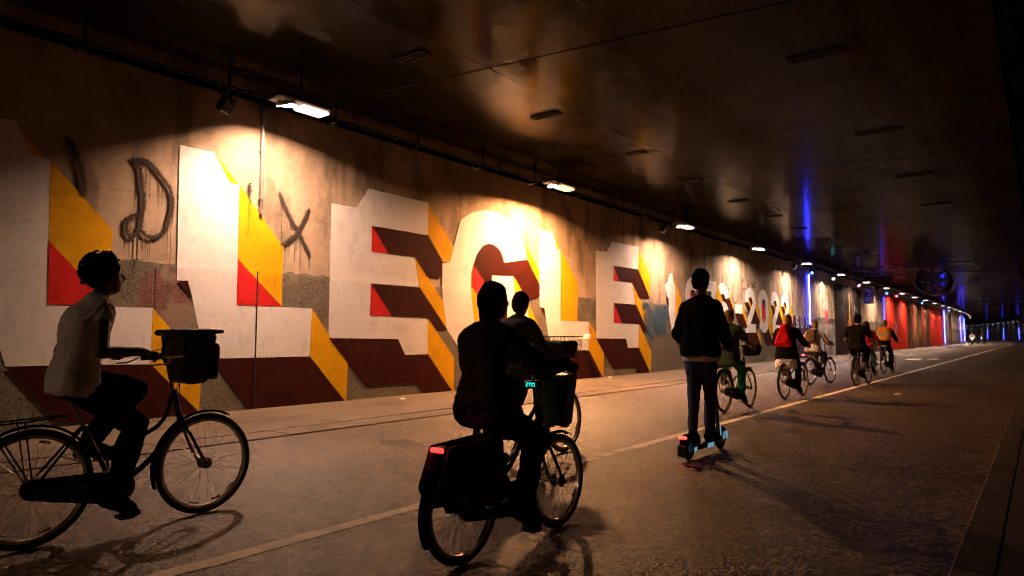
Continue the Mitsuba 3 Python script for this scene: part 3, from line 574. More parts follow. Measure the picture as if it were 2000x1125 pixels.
tray = thing('cable_tray', 'dark cable tray hung from the ceiling along the top of the wall', 'cable tray')
put('tray', join([prism_y([(-10.12, 5.11), (-9.92, 5.11), (-9.92, 5.125), (-10.12, 5.125)], -20, 190), prism_y([(-9.928, 5.125), (-9.916, 5.125), (-9.916, 5.165), (-9.928, 5.165)], -20, 190), prism_y([(-10.125, 5.125), (-10.113, 5.125), (-10.113, 5.185), (-10.125, 5.185)], -20, 190)]), 'mat_dark_steel', parent=tray)
rn = np.random.default_rng(4)
for q in range(3):
    yy = np.arange(-20, 120, 1.0); put('cable', tube(np.c_[-10.05 + 0.07 * q + 0.012 * rn.standard_normal(len(yy)), yy, 5.14 + 0.008 * rn.random(len(yy))], 0.014, 5), 'mat_rubber', parent=tray)
for i in range(26):
    y = -0.6 + 2.05 * i; put('hanger', join([box(-9.914, -9.892, y - 0.02, y + 0.02, 5.05, CEIL_Z + 0.02), box(-10.16, -9.89, y - 0.025, y + 0.025, 5.08, 5.109)]), 'mat_dark_steel', parent=tray)
put('pipe', tube(np.c_[np.full(72, -10.42), np.r_[np.linspace(-20, 120, 71), 121], np.full(72, 5.34)], 0.05, 8), 'mat_dark_steel', parent=tray)
pipe = thing('conduit', 'pale vertical conduit pipe on the concrete above the yellow letter side', 'pipe')
put('tube', cyl((WALL_X + 0.045, 6.59, 3.36), (WALL_X + 0.045, 6.585, 5.36), 0.03, 14), 'mat_zinc', parent=pipe, smooth=40)
for z in (3.6, 4.45, 5.1): put('clip', box(WALL_X, WALL_X + 0.082, 6.545, 6.63, z, z + 0.03, 0.004), 'mat_grey_steel', parent=pipe)

def spotlight(s, z, label, colour=None, lat=-10.1, aim=(-0.5, -0.2, -0.8), emitv=0, cat='spotlight'):
    t = thing('spotlight', label, cat, 'small spotlights under the cable tray')
    b = box(-0.09, 0.09, -0.10, 0.10, -0.13, 0.13, 0.02); face = box(-0.07, 0.07, -0.08, 0.08, -0.145, -0.132)
    a = np.array(aim, float); a /= np.linalg.norm(a)
    zax = -a; x = np.cross([0, 1, 0], zax); x /= np.linalg.norm(x); y = np.cross(zax, x); M = np.eye(4); M[:3, 0], M[:3, 1], M[:3, 2], M[:3, 3] = x, y, zax, (lat, s, z)
    b.apply_transform(M); face.apply_transform(M)
    put('case', b, 'mat_dark_steel', parent=t)
    put('lens', face, 'mat_lamp_glass', parent=t, emit=colour, weight=0.15) if colour is not None else put('lens', face, 'mat_grey_steel', parent=t)
    for q in (-0.1175, 0.1175): put('yoke_arm', box(lat + q - 0.0125, lat + q + 0.0125, s - 0.02, s + 0.02, z - 0.03, 5.11), 'mat_dark_steel', parent=t)
spotlight(5.62, 4.93, 'unlit box spotlight left of the nearest lamp'); spotlight(21.5, 4.93, 'unlit box spotlight left of the third lamp'); spotlight(37.2, 4.90, 'unlit box spotlight left of the fifth lamp')
AIM = (0.35, -0.8, -0.5)
for s, c, nm in ((40.6, (0.5, 1.6, 9), 'small blue-white spotlight at the top of the blue tube'), (45.6, (1, 5, 5), 'small cyan spotlight right of the blue tube'), (53.0, (4, 0.8, 8), 'small violet spotlight above the black panel'), (64.0, (0.5, 2, 9), 'small blue spotlight left of the red panel'), (68.8, (8, 0.4, 1), 'small red spotlight over the red panel'), (85.2, (0.5, 2, 9), 'small blue spotlight between the red panels'), (112.5, (1, 2, 9), 'farthest small blue spotlight')):
    spotlight(s, 4.88, nm, c, aim=AIM)
BLUE = np.array([0.018, 0.028, 1.0])
def led(s, z0, z1, pw, label, w):
    t = thing('light_tube', label, 'light tube', 'vertical blue light tubes on the wall')
    x = WALL_X + 0.10
    put('tube', cyl((x, s, z0), (x, s, z1), 0.035, 10), 'mat_lamp_glass', parent=t, emit=BLUE * pw, weight=w)
    for z in (z0 - 0.03, z1): put('cap', box(WALL_X + 0.027, x + 0.05, s - 0.05, s + 0.05, z, z + 0.03), 'mat_dark_steel', parent=t)
led(41.8, 1.95, 4.85, 120, 'tall glowing blue light tube on the purple wall', 1.2)
led(65.6, 1.3, 4.6, 10, 'dim blue light tube left of the red panel', 0.4)
led(111.0, 0.3, 4.85, 60, 'blue light tube at the end of the red panels', 0.4)
for s, p, q in ((138, 25, 'first'), (150, 25, 'second'), (158, 25, 'third')): led(s, 0.3, 4.7, p, q + ' far blue light tube past the red panels, near the bend', 0.2)
for i, s in enumerate((212, 236, 260)):
    t = thing('far_light_tube', ('leftmost', 'middle', 'rightmost')[2 - i] + ' of the short blue light tubes far off at the bend', 'light tube', 'far blue light tubes'); put('tube', cyl((2.3, s, 0.4), (2.3, s, 3.4), 0.05, 8), 'mat_lamp_glass', parent=t, emit=BLUE * 25, weight=0.15)
# a narrow blue spotlight throwing a patch on the road
t = thing('road_spotlight', 'small blue spotlight that throws a blue patch on the road', 'spotlight')
b = cyl((-9.9, 58.3, 5.02), (-9.72, 58.3, 4.83), 0.06, 14); put('case', b, 'mat_dark_steel', parent=t)
scene['road_spotlight_beam'] = {'type': 'spot', 'to_world': T().look_at(origin=[-9.70, 58.3, 4.81], target=[-7.5, 58.4, 0], up=[0, 1, 0]), 'intensity': {'type': 'rgb', 'value': [12 * EM, 26 * EM, 150 * EM]}, 'cutoff_angle': 5.5, 'beam_width': 3.0, 'sampling_weight': 0.4}

fan = thing('jet_fan', 'big round black jet fan hung from the ceiling', 'fan')
FX, FY, FZ = -5.05, 48.6, 4.62
put('casing', join([ring(0.84, 2.6, 0.05, 40, c=(0, 0, 0)).apply_transform(trimesh.transformations.rotation_matrix(math.pi / 2, [0, 0, 1])), torus(0.86, 0.05, 40, 8).apply_transform(trimesh.transformations.rotation_matrix(math.pi / 2, [0, 0, 1]) @ trimesh.transformations.translation_matrix((-1.3, 0, 0)))]).apply_translation((FX, FY, FZ)), 'mat_dark_steel', parent=fan, smooth=30)
put('hub', cyl((FX, FY - 1.15, FZ), (FX, FY + 0.6, FZ), 0.2, 18), 'mat_dark_steel', parent=fan, smooth=30)
for i in range(8):
    b = box(-0.10, 0.10, -0.012, 0.012, 0.19, 0.80, 0.005); b.apply_transform(trimesh.transformations.rotation_matrix(0.6, [0, 0, 1])); b.apply_transform(trimesh.transformations.rotation_matrix(i * math.pi / 4, [0, 1, 0])); b.apply_translation((FX, FY - 0.7, FZ)); put('blade', b, 'mat_grey_steel', parent=fan)
put('grille', join([torus(r, 0.008, 32, 5).apply_transform(trimesh.transformations.rotation_matrix(math.pi / 2, [0, 0, 1])).apply_translation((FX, FY - 1.32, FZ)) for r in (0.3, 0.5, 0.7)]), 'mat_dark_steel', parent=fan)
for sx in (-0.6, 0.6):
    for sy in (-0.9, 0.9): put('hanger', box(FX + sx - 0.03, FX + sx + 0.03, FY + sy - 0.03, FY + sy + 0.03, FZ + 0.58, CEIL_Z + 0.02), 'mat_dark_steel', parent=fan)
for i, s in enumerate((46.2, 50.4, 99.0)):
    g = thing('ceiling_girder', ('dark girder across the ceiling in front of the jet fan', 'dark girder across the ceiling behind the jet fan', 'far dark girder across the ceiling')[i], 'girder')
    put('chord', join([box(-9.3, -0.95, s - 0.06, s + 0.06, 5.22, 5.30), box(-9.3, -0.95, s - 0.05, s + 0.05, 5.44, 5.50)]), 'mat_dark_steel', parent=g)
    for x in np.arange(-9.2, -1, 1.6): put('strut', box(x - 0.03, x + 0.03, s - 0.03, s + 0.03, 5.305, CEIL_Z + 0.02), 'mat_dark_steel', parent=g)
sg = thing('hanging_sign', 'dark blue sign with white pictograms hung from the ceiling', 'sign')
put('box', box(-9.58, -9.0, 52.0, 52.14, 3.5, 4.55, 0.015), 'mat_sign_blue', parent=sg)
put('frame', join([box(-9.60, -8.98, 51.985, 52.002, 3.48, 3.52), box(-9.60, -8.98, 51.985, 52.002, 4.53, 4.57), box(-9.60, -9.56, 51.985, 52.002, 3.522, 4.528), box(-9.02, -8.98, 51.985, 52.002, 3.522, 4.528)]), 'mat_grey_steel', parent=sg)
def pict(poly): 
    m = sheet(poly, 0); v = m.vertices; return trimesh.Trimesh(np.c_[v[:, 1], np.full(len(v), 51.996), v[:, 2]], m.faces[:, ::1], process=False)
put('pictogram', pict(unary_union([stroke([(-9.45, 4.3), (-9.3, 4.42), (-9.15, 4.3), (-9.2, 4.12), (-9.3, 4.05)], 0.06), stroke([(-9.45, 3.62), (-9.45, 3.92), (-9.13, 3.92), (-9.13, 3.62)], 0.05), stroke([(-9.29, 3.62), (-9.29, 3.84)], 0.07)])), 'mat_white_plastic', parent=sg)
put('rod', join([cyl((-9.5, 52.07, 4.54), (-9.5, 52.07, CEIL_Z + 0.02), 0.02, 8), cyl((-9.1, 52.07, 4.54), (-9.1, 52.07, CEIL_Z + 0.02), 0.02, 8)]), 'mat_dark_steel', parent=sg)
hs = thing('ceiling_signal', 'small dark signal box hung on a rod from the ceiling', 'signal')
put('box', box(-5.7, -4.9, 92.0, 92.3, 4.0, 4.5, 0.03), 'mat_dark_steel', parent=hs); put('rod', box(-5.34, -5.26, 92.1, 92.2, 4.5, CEIL_Z + 0.02), 'mat_dark_steel', parent=hs)
se = thing('wall_sensor', 'small white sensor on an arm on the wall beside the basket', 'sensor')
put('arm', cyl((WALL_X + 0.02, 16.9, 1.18), (WALL_X + 0.22, 16.9, 1.22), 0.02, 8), 'mat_white_plastic', parent=se); put('head', box(WALL_X + 0.20, WALL_X + 0.38, 16.82, 16.99, 1.15, 1.32, 0.03), 'mat_white_plastic', parent=se, smooth=40)
li = thing('paper_scrap', 'crumpled pale scrap of paper on the dark road', 'litter')
g = trimesh.creation.icosphere(2, 0.05); v = g.vertices * (0.6 + 0.8 * meshkit.noise(g.vertices * 40)[:, None]) * [1.6, 1.2, 0.45]; put('paper', trimesh.Trimesh(v + [-2.47, 16.6, 0.018], g.faces, process=False), 'mat_white_plastic', parent=li)
for i, (x, y) in enumerate(((-9.9, 9.3), (-10.2, 17.9))):
    li = thing('paper_scrap', ('pale scrap of litter at the foot of the first letter E', 'pale scrap of litter at the foot of the second letter E')[i], 'litter')
    put('paper', trimesh.Trimesh(v * 0.7 + [x, y, 0.036], g.faces, process=False), 'mat_white_plastic', parent=li)

# ------------------------------------------------------------------ bicycles
def place(loc, hd):
    """Local (x right, y forward, z up) to the world: heading in degrees, turned to the left from +y."""
    M = trimesh.transformations.rotation_matrix(math.radians(hd), [0, 0, 1]); M[:3, 3] = (loc[0], loc[1], loc[2] if len(loc) > 2 else 0.0)
    return M
def lput(M, key, mesh, m, parent=None, **k):
    mm = tm(mesh).copy(); mm.apply_transform(M); return put(key, mm, m, parent=parent, **k)
def shift(m, *d): m = m.copy(); m.apply_translation(d); return m

def wheel(M, t, name, y, R, frame_m, spokes=36, rot=0.3, glint=(), near=True):
    seg = 56 if near else 32
    w = lput(M, name, torus(R - 0.019, 0.019, seg, 8, (0, y, R)), 'mat_rubber', t, smooth=40)
    lput(M, 'rim', ring(R - 0.047, 0.022, 0.018, seg, c=(0, y, R)), 'mat_chrome' if near else 'mat_zinc', w, smooth=40)
    lput(M, 'hub', join([cyl((-0.045, y, R), (0.045, y, R), 0.022, 12), cyl((-0.034, y, R), (-0.028, y, R), 0.04, 12), cyl((0.028, y, R), (0.034, y, R), 0.04, 12), cyl((-0.07, y, R), (0.07, y, R), 0.007, 8)]), 'mat_grey_steel', w, smooth=40)
    sp = []
    for i in range(spokes):
        a = 2 * math.pi * i / spokes + rot; b = a + (0.5 if (i // 2) % 2 else -0.5); s = 0.028 if i % 2 else -0.028
        sp.append(tube([(s, y + 0.036 * math.sin(b), R + 0.036 * math.cos(b)), (0, y + (R - 0.055) * math.sin(a), R + (R - 0.055) * math.cos(a))], 0.0011, 4, False))
    lput(M, 'spokes', join(sp), 'mat_chrome', w, kind='stuff')
    for a in glint:  # rows of chrome beads added to stand in for glints on the rim
        bs = []
        for q in range(-2, 3):
            c = math.radians(a + 2.6 * q); bs.append(shift(trimesh.creation.icosphere(2, 0.0095), 0.002 * q, y + (R - 0.075) * math.sin(c), R - (R - 0.075) * math.cos(c)))
        lput(M, 'spoke_beads', join(bs), 'mat_chrome', w, smooth=True)
    return w
def guard(y, R, a0, a1, n=22, w=0.026, off=0.024):
    """A mudguard strip over a wheel from angle a0 to a1 (degrees, 0 = up, positive forward)."""
    a = np.radians(np.linspace(a0, a1, n)); out = []
    xs = np.array([-w, -w * 0.7, 0, w * 0.7, w]); dz = np.array([-0.012, -0.003, 0.002, -0.003, -0.012])
    def fn(U, V):
        i = np.searchsorted(a, U).clip(0, n - 1); rr = R + off + np.interp(V, xs, dz); return np.stack([V, y + rr * np.sin(U), R + rr * np.cos(U)], -1)
    return grid(a, xs, fn)
def bike(name, label, loc, hd=0.0, R=0.35, wb=1.10, frame='mat_black_paint', style='step', seat=0.93, bar_z=1.10, bar_y=None, crank=-80, near=True, rack=True, chaincase=True, guards=True, tail=None, tail_z=None, tail_y=None, group=None, skirt=False, glints=((), ())):
    M = place(loc, hd); t = thing(name, label, 'bicycle', group)
    bb = np.array([0, 0.47, 0.285]); ht0 = np.array([0, wb - 0.17, R + 0.30]); ht1 = ht0 + np.array([0, -0.075, 0.21]); sc = np.array([0, 0.20, seat - 0.06])
    st = bb + (sc - bb) * 0.72
    wheel(M, t, 'rear_wheel', 0.0, R, frame, glint=glints[0], near=near); wheel(M, t, 'front_wheel', wb, R, frame, rot=0.1, glint=glints[1], near=near)
    fr = [tube([bb, st], 0.016, 10), tube([ht0 + [0, -0.003, -0.02], ht1 + [0, 0.004, 0.02]], 0.021, 10), cyl(bb + [-0.035, 0, 0], bb + [0.035, 0, 0], 0.024, 12)]
    if style == 'step':
        fr += [tube(spline([ht0 + [0, -0.01, 0.03], ht0 + [0, -0.16, -0.17], bb + [0, 0.10, 0.05], bb], 14), 0.019, 10), tube(spline([ht1 + [0, -0.01, -0.02], ht1 + [0, -0.20, -0.27], st * 0.55 + bb * 0.45 + [0, 0.05, 0.01], st * 0.5 + bb * 0.5], 14), 0.014, 10)]
    else:
        fr += [tube([ht0 + [0, -0.005, 0.02], bb], 0.019, 10), tube([ht1 + [0, -0.005, -0.02], st + (sc - st) * 0.15], 0.016, 10)]
    for s in (-1, 1):
        fr += [tube([bb + [0.02 * s, -0.03, 0], [0.055 * s, 0.0, R]], 0.009, 8), tube([st + [0.016 * s, -0.008, 0], [0.055 * s, 0.0, R]], 0.008, 8)]
    lput(M, 'frame', join(fr), frame, t, smooth=50)
    fk = [tube([ht0, ht0 + [0, 0.025, -0.05]], 0.02, 10)]
    for s in (-1, 1): fk.append(tube(spline([ht0 + [0.03 * s, 0.02, -0.05], [0.05 * s, wb - 0.08, R + 0.12], [0.055 * s, wb - 0.035, R + 0.04], [0.055 * s, wb, R]], 10), 0.011, 8))
    lput(M, 'fork', join(fk), frame, t, smooth=50)
    by = bar_y if bar_y is not None else wb - 0.50; hy = float(ht1[1]) - 0.03
    lput(M, 'seat_post', tube([st, sc + [0, -0.005, 0.02]], 0.013, 10), 'mat_chrome', t, smooth=50)
    v = trimesh.creation.icosphere(3, 1.0); q = v.vertices.copy(); wy = (q[:, 1] + 1) / 2; q[:, 0] *= 0.085 * (1 - wy) + 0.028 * wy; q[:, 1] *= 0.135; q[:, 2] *= 0.035; q[:, 2] += 0.018 * (q[:, 1] < -0.04) * (-q[:, 1] - 0.04) / 0.1
    lput(M, 'saddle', trimesh.Trimesh(q + [0, sc[1] + 0.02, seat - 0.015], v.faces, process=False), 'mat_leather', t, smooth=True)
    top = np.array([0, hy, bar_z - 0.01])
    bars = [tube([ht1, top], 0.013, 10)]
    for s in (-1, 1): bars.append(tube(spline([top, top + [0.12 * s, 0.03, 0.012], [0.24 * s, hy - 0.05, bar_z], [0.275 * s, by + 0.06, bar_z], [0.28 * s, by - 0.07, bar_z - 0.005]], 18), 0.0105, 8))
    hb = lput(M, 'handlebar', join(bars), 'mat_chrome', t, smooth=50)
    for s in (-1, 1):
        lput(M, 'grip', tube([[0.277 * s, by + 0.055, bar_z], [0.28 * s, by - 0.075, bar_z - 0.005]], 0.0165, 10), 'mat_rubber', hb, smooth=50)
        lput(M, 'brake_lever', tube([[0.25 * s, hy - 0.09, bar_z - 0.015], [0.262 * s, by + 0.08, bar_z - 0.05], [0.268 * s, by + 0.0, bar_z - 0.055]], 0.006, 6), 'mat_chrome', hb)
    for s in ((-1, 1) if near else ()): lput(M, 'brake_cable', tube(spline([(0.25 * s, hy - 0.08, bar_z - 0.01), (0.16 * s, hy + 0.10, bar_z + 0.03), (0.03 * s, hy + 0.09, bar_z - 0.12), (0.028 * s, float(ht0[1]) + 0.02, float(ht0[2]) + 0.02)], 14), 0.0032, 5), 'mat_rubber', hb)
    th = math.radians(crank)
    cr = np.array([0, math.cos(th), math.sin(th)]) * 0.17
    lput(M, 'crank', join([tube([bb + [0.06, 0, 0], bb + [0.075, 0, 0] + cr], 0.010, 8), tube([bb - [0.06, 0, 0], bb - [0.075, 0, 0] - cr], 0.010, 8), cyl(bb + [-0.062, 0, 0], bb + [0.062, 0, 0], 0.012, 10)]), 'mat_grey_steel', t)
    for s in (1, -1): lput(M, 'pedal', shift(box(-0.05, 0.05, -0.045, 0.045, -0.013, 0.013, 0.006), *(bb + cr * s + [0.135 * s, 0, 0])), 'mat_black_plastic', t)
    if chaincase:
        pts = []
        for c, r in ((bb, 0.105), (np.array([0, 0.0, R]), 0.062)):
            a = np.linspace(0, 2 * np.pi, 28)
            pts += [(c[1] + r * math.cos(x), c[2] + r * math.sin(x)) for x in a]
        p = shapely.geometry.MultiPoint(pts).convex_hull.difference(unary_union([Point(bb[1], bb[2]).buffer(0.028), Polygon([(0.14, R - 0.008), (0.36, bb[2] + 0.03), (0.36, bb[2] + 0.01), (0.14, R - 0.025)])]))
        g = trimesh.creation.extrude_polygon(p, 0.030, engine='earcut'); vv = g.vertices
        lput(M, 'chain_case', trimesh.Trimesh(np.c_[vv[:, 2] + 0.028, vv[:, 0], vv[:, 1]], g.faces, process=False), 'mat_black_plastic', t, smooth=30)
    else:
        lput(M, 'chainring', ring(0.085, 0.004, 0.02, 28, c=(0.045, bb[1], bb[2])), 'mat_grey_steel', t)
        lput(M, 'chain', join([tube([[0.045, bb[1], bb[2] + 0.092], [0.045, 0, R + 0.04]], 0.004, 5), tube([[0.045, bb[1], bb[2] - 0.092], [0.045, 0, R - 0.04]], 0.004, 5)]), 'mat_grey_steel', t)
    if guards:
        lput(M, 'mudguard', guard(0.0, R, -118, 48), frame if near else 'mat_black_plastic', t, smooth=40)
        lput(M, 'mudguard', guard(wb, R, -110, 28), frame if near else 'mat_black_plastic', t, smooth=40)
    if rack:
        z = 2 * R + 0.055; rk = []
        for s in (-1, 1): rk += [tube(spline([[0.055 * s, 0.17, z + 0.01], [0.065 * s, 0.0, z], [0.065 * s, -0.25, z - 0.005], [0.03 * s, -0.31, z]], 10), 0.006, 6), tube([[0.065 * s, -0.06, z], [0.06 * s, -0.0, R + 0.01]], 0.005, 6), tube([[0.065 * s, -0.22, z], [0.06 * s, 0.0, R + 0.01]], 0.005, 6)]
        for y in (-0.24, -0.12, 0.0): rk.append(tube([[-0.065, y, z], [0.065, y, z]], 0.005, 6))
        rk.append(tube([[-0.03, -0.31, z], [0.03, -0.31, z]], 0.006, 6))
        lput(M, 'luggage_rack', join(rk), 'mat_dark_steel' if near else 'mat_grey_steel', t)
    if skirt:
        for s in (-1, 1):
            p = Polygon([(-0.17, 2 * R + 0.04), (0.25, 2 * R + 0.06), (0.28, R + 0.06), (0.17, R + 0.02), (-0.19, R + 0.04), (-0.25, R + 0.15)])
            g = trimesh.creation.extrude_polygon(p.buffer(0.02), 0.006, engine='earcut'); vv = g.vertices
            lput(M, 'skirt_guard', trimesh.Trimesh(np.c_[vv[:, 2] + 0.07 * s - 0.003, vv[:, 0], vv[:, 1]], g.faces, process=False), 'mat_black_plastic', t)
    if tail is not None:
        z = tail_z or 2 * R + 0.03; yy = tail_y if tail_y is not None else -0.33 if rack else -R - 0.04
        lput(M, 'tail_light', box(-0.045, 0.045, yy - 0.024, yy - 0.002, z - 0.013, z + 0.013, 0.006), 'mat_lamp_glass', t, emit=tail, weight=0.3)
        lput(M, 'light_bracket', box(-0.02, 0.02, yy, yy + 0.05, z - 0.018, z + 0.014), 'mat_black_plastic', t)
    return M, t, dict(bb=bb, cr=cr, seat=seat, grips=[(-0.28, by, bar_z), (0.28, by, bar_z)], hy=hy, wb=wb, R=R)

# ------------------------------------------------------------------ people
def hull(*sp, seg=14):
    return Manifold.batch_hull([Manifold.sphere(r, seg).translate([float(x) for x in p]) for p, r in sp])
def union(ms): return Manifold.batch_boolean(ms, m3.OpType.Add)
def finish(man, length, it=8, noise_amp=0.0, seed=0, fs=11.0):
    m = tm(man.refine_to_length(length)); m.merge_vertices()
    if it: trimesh.smoothing.filter_taubin(m, lamb=0.5, nu=0.52, iterations=it)
    if noise_amp:
        n = m.vertex_normals; v = m.vertices
        f = meshkit.fbm(v * [fs, fs, fs * 0.7], 3, seed) - 0.5; g = np.sin(v[:, 2] * 55 + 14 * (meshkit.noise(v * 7, seed + 5) - 0.5) * 2) * meshkit.noise(v * 5, seed + 9)
        m = trimesh.Trimesh(v + n * (noise_amp * (0.45 + 1.6 * f + 0.35 * g))[:, None], m.faces, process=False)
    return m
def ik(a, b, l1, l2, pole):
    a, b = np.array(a, float), np.array(b, float); d = b - a; L = np.linalg.norm(d); n = d / L
    L = min(L, (l1 + l2) * 0.998); c = (l1 * l1 + L * L - l2 * l2) / (2 * l1 * L); p = np.array(pole, float); p = p - n * (p @ n); p /= np.linalg.norm(p)
    return a + n * l1 * c + p * l1 * math.sqrt(max(0, 1 - c * c)), a + n * L
def rot(yaw, pitch, roll=0):
    R_ = trimesh.transformations.rotation_matrix
    return (R_(math.radians(yaw), [0, 0, 1]) @ R_(math.radians(-pitch), [1, 0, 0]) @ R_(math.radians(roll), [0, 1, 0]))[:3, :3]
def head_mesh(sub=4):
    s = trimesh.creation.icosphere(sub, 1.0); d = s.vertices; x, y, z = d[:, 0] * 0.075, d[:, 1] * 0.096, d[:, 2] * 0.118
    low = np.clip(-z / 0.118, 0, 1); front = np.clip(y / 0.04, 0, 1)
    x = x * (1 - 0.26 * low ** 1.6); y = np.where(y > 0, y * 0.94, y) + 0.016 * low ** 2; y = y - np.where((y < 0), 0.045 * low ** 1.5 * (y / 0.096), 0)
    E = lambda a, s: np.exp(-(a / s) ** 2)
    y = y + front * (0.026 * E(x, 0.013) * E(z + 0.022, 0.022) + 0.010 * E(x, 0.010) * E(z - 0.004, 0.02) - 0.011 * (E(x - 0.031, 0.014) + E(x + 0.031, 0.014)) * E(z - 0.004, 0.012) + 0.006 * E(x, 0.022) * (E(z + 0.058, 0.006) + E(z + 0.070, 0.006)) + 0.009 * E(x, 0.02) * E(z + 0.1, 0.015) + 0.004 * E(z - 0.022, 0.009) * E(np.abs(x) - 0.028, 0.02))
    return trimesh.Trimesh(np.c_[x, y, z], s.faces, process=False)
def to_man(m): return Manifold(m3.Mesh(vert_properties=np.asarray(m.vertices, np.float32), tri_verts=np.asarray(m.faces, np.uint32)))
HEAD = to_man(head_mesh(3)); HEAD_FINE = to_man(head_mesh(4))
def head_man(c, Rm, k, fine):
    h = HEAD_FINE if fine else HEAD
    ears = [Manifold.sphere(1, 16).scale([0.012, 0.021, 0.032]).rotate([0, 0, 18 * s]).translate([0.077 * s, -0.008, -0.012]) for s in (-1, 1)]
    A = np.c_[Rm * k, np.array(c, float)[:, None]]
    return union([h] + ears).transform(A)
def hair_mesh(c, Rm, k, style, seed):
    r = np.random.default_rng(seed)
    if style == 'curly':
        bl = [Manifold.sphere(1, 24).scale([0.093, 0.110, 0.116]).translate([0, -0.018, 0.032]).trim_by_plane((0, -0.62, 0.78), -0.015)]
        for _ in range(1700):
            d = r.normal(size=3); d /= np.linalg.norm(d)
            if d @ np.array([0, -0.62, 0.78]) < -0.12 or (d[2] < -0.45): continue
            q = d * [0.094, 0.112, 0.118] * r.uniform(0.92, 1.2) + [0, -0.018, 0.036]
            bl.append(Manifold.sphere(r.uniform(0.004, 0.009), 4).translate([float(x) for x in q]))
        g = finish(union(bl), 0.009, 1, 0.006, seed, 80)
    elif style == 'bob':
        m = union([Manifold.sphere(1, 24).scale([0.088, 0.108, 0.125]).translate([0, -0.008, 0.008]), hull(((-0.06, -0.04, -0.05), 0.035), ((0.06, -0.04, -0.05), 0.035), ((-0.055, -0.05, -0.14), 0.022), ((0.055, -0.05, -0.14), 0.022), ((0, -0.085, -0.12), 0.028))])
        m = m.trim_by_plane((0, -0.80, 0.60), -0.012); g = finish(m, 0.014, 3, 0.008, seed, 34)
    else:
        m = Manifold.sphere(1, 28).scale([0.089, 0.110, 0.131]).translate([0, -0.005, 0.006])
        m = m.trim_by_plane((0, -0.70, 0.714), 0.006 if style == 'short' else 0.03)
        if style == 'bun': m = union([m, Manifold.sphere(0.042, 16).translate([0, -0.085, 0.09])])
        g = finish(m, 0.012, 2, 0.006, seed, 45)
    g.vertices = (g.vertices * k) @ Rm.T + c
    return g
def grip_hand(wrist, c, axis, up, side, k=1.0):
    """A hand closed on a bar at c: axis runs along the bar towards the little finger."""
    w, c, a, u = (np.array(x, float) for x in (wrist, c, axis, up)); a /= np.linalg.norm(a); u = u - a * (u @ a); u /= np.linalg.norm(u); f = np.cross(a, u); f = f if f @ (c - w) >= 0 else -f
    kn = [c + a * (0.021 * (i - 1.5)) - f * 0.020 + u * 0.026 for i in range(4)]
    ms = [hull((w, 0.024), *[(p, 0.0115) for p in kn]), hull((w, 0.024), (c + a * 0.03 - f * 0.034 + u * 0.006, 0.014), (c - a * 0.03 - f * 0.034 + u * 0.006, 0.014))]
    for i, p in enumerate(kn):
        l = (0.94, 1.05, 1.0, 0.82)[i]; b = c + a * (0.021 * (i - 1.5)); ch = [p, b + f * 0.020 * l + u * 0.022, b + f * 0.028 * l - u * 0.006, b + f * 0.004 - u * 0.027]
        for q in range(3): ms.append(hull((ch[q], 0.0098 - 0.0006 * q), (ch[q + 1], 0.0092 - 0.0006 * q), seg=8))
    t0 = c - a * 0.042 - f * 0.036 + u * 0.004; t1 = c - a * 0.052 - f * 0.006 - u * 0.012; t2 = c - a * 0.040 + f * 0.020 - u * 0.018
    ms += [hull((w * 0.45 + c * 0.55 - f * 0.01, 0.017), (t0, 0.0125)), hull((t0, 0.0125), (t1, 0.0105), seg=8), hull((t1, 0.0105), (t2, 0.009), seg=8)]
    return ms
def shoe(ankle, toe_dir, up, k=1.0):
    a, f, u = np.array(ankle, float), np.array(toe_dir, float), np.array(up, float); f /= np.linalg.norm(f); u = u - f * (u @ f); u /= np.linalg.norm(u); s = np.cross(f, u)
    h = a - u * 0.062 - f * 0.05; b = a - u * 0.070 + f * 0.125; t = a - u * 0.074 + f * 0.175
    m = union([hull((a + u * 0.01, 0.046), (h, 0.034), (h + f * 0.06 + s * 0.008, 0.034)), hull((a - u * 0.01 + f * 0.02, 0.043), (h, 0.033), (b + s * 0.016, 0.031), (b - s * 0.016, 0.031)), hull((b + s * 0.018, 0.031), (b - s * 0.018, 0.031), (t, 0.025))])
    return m
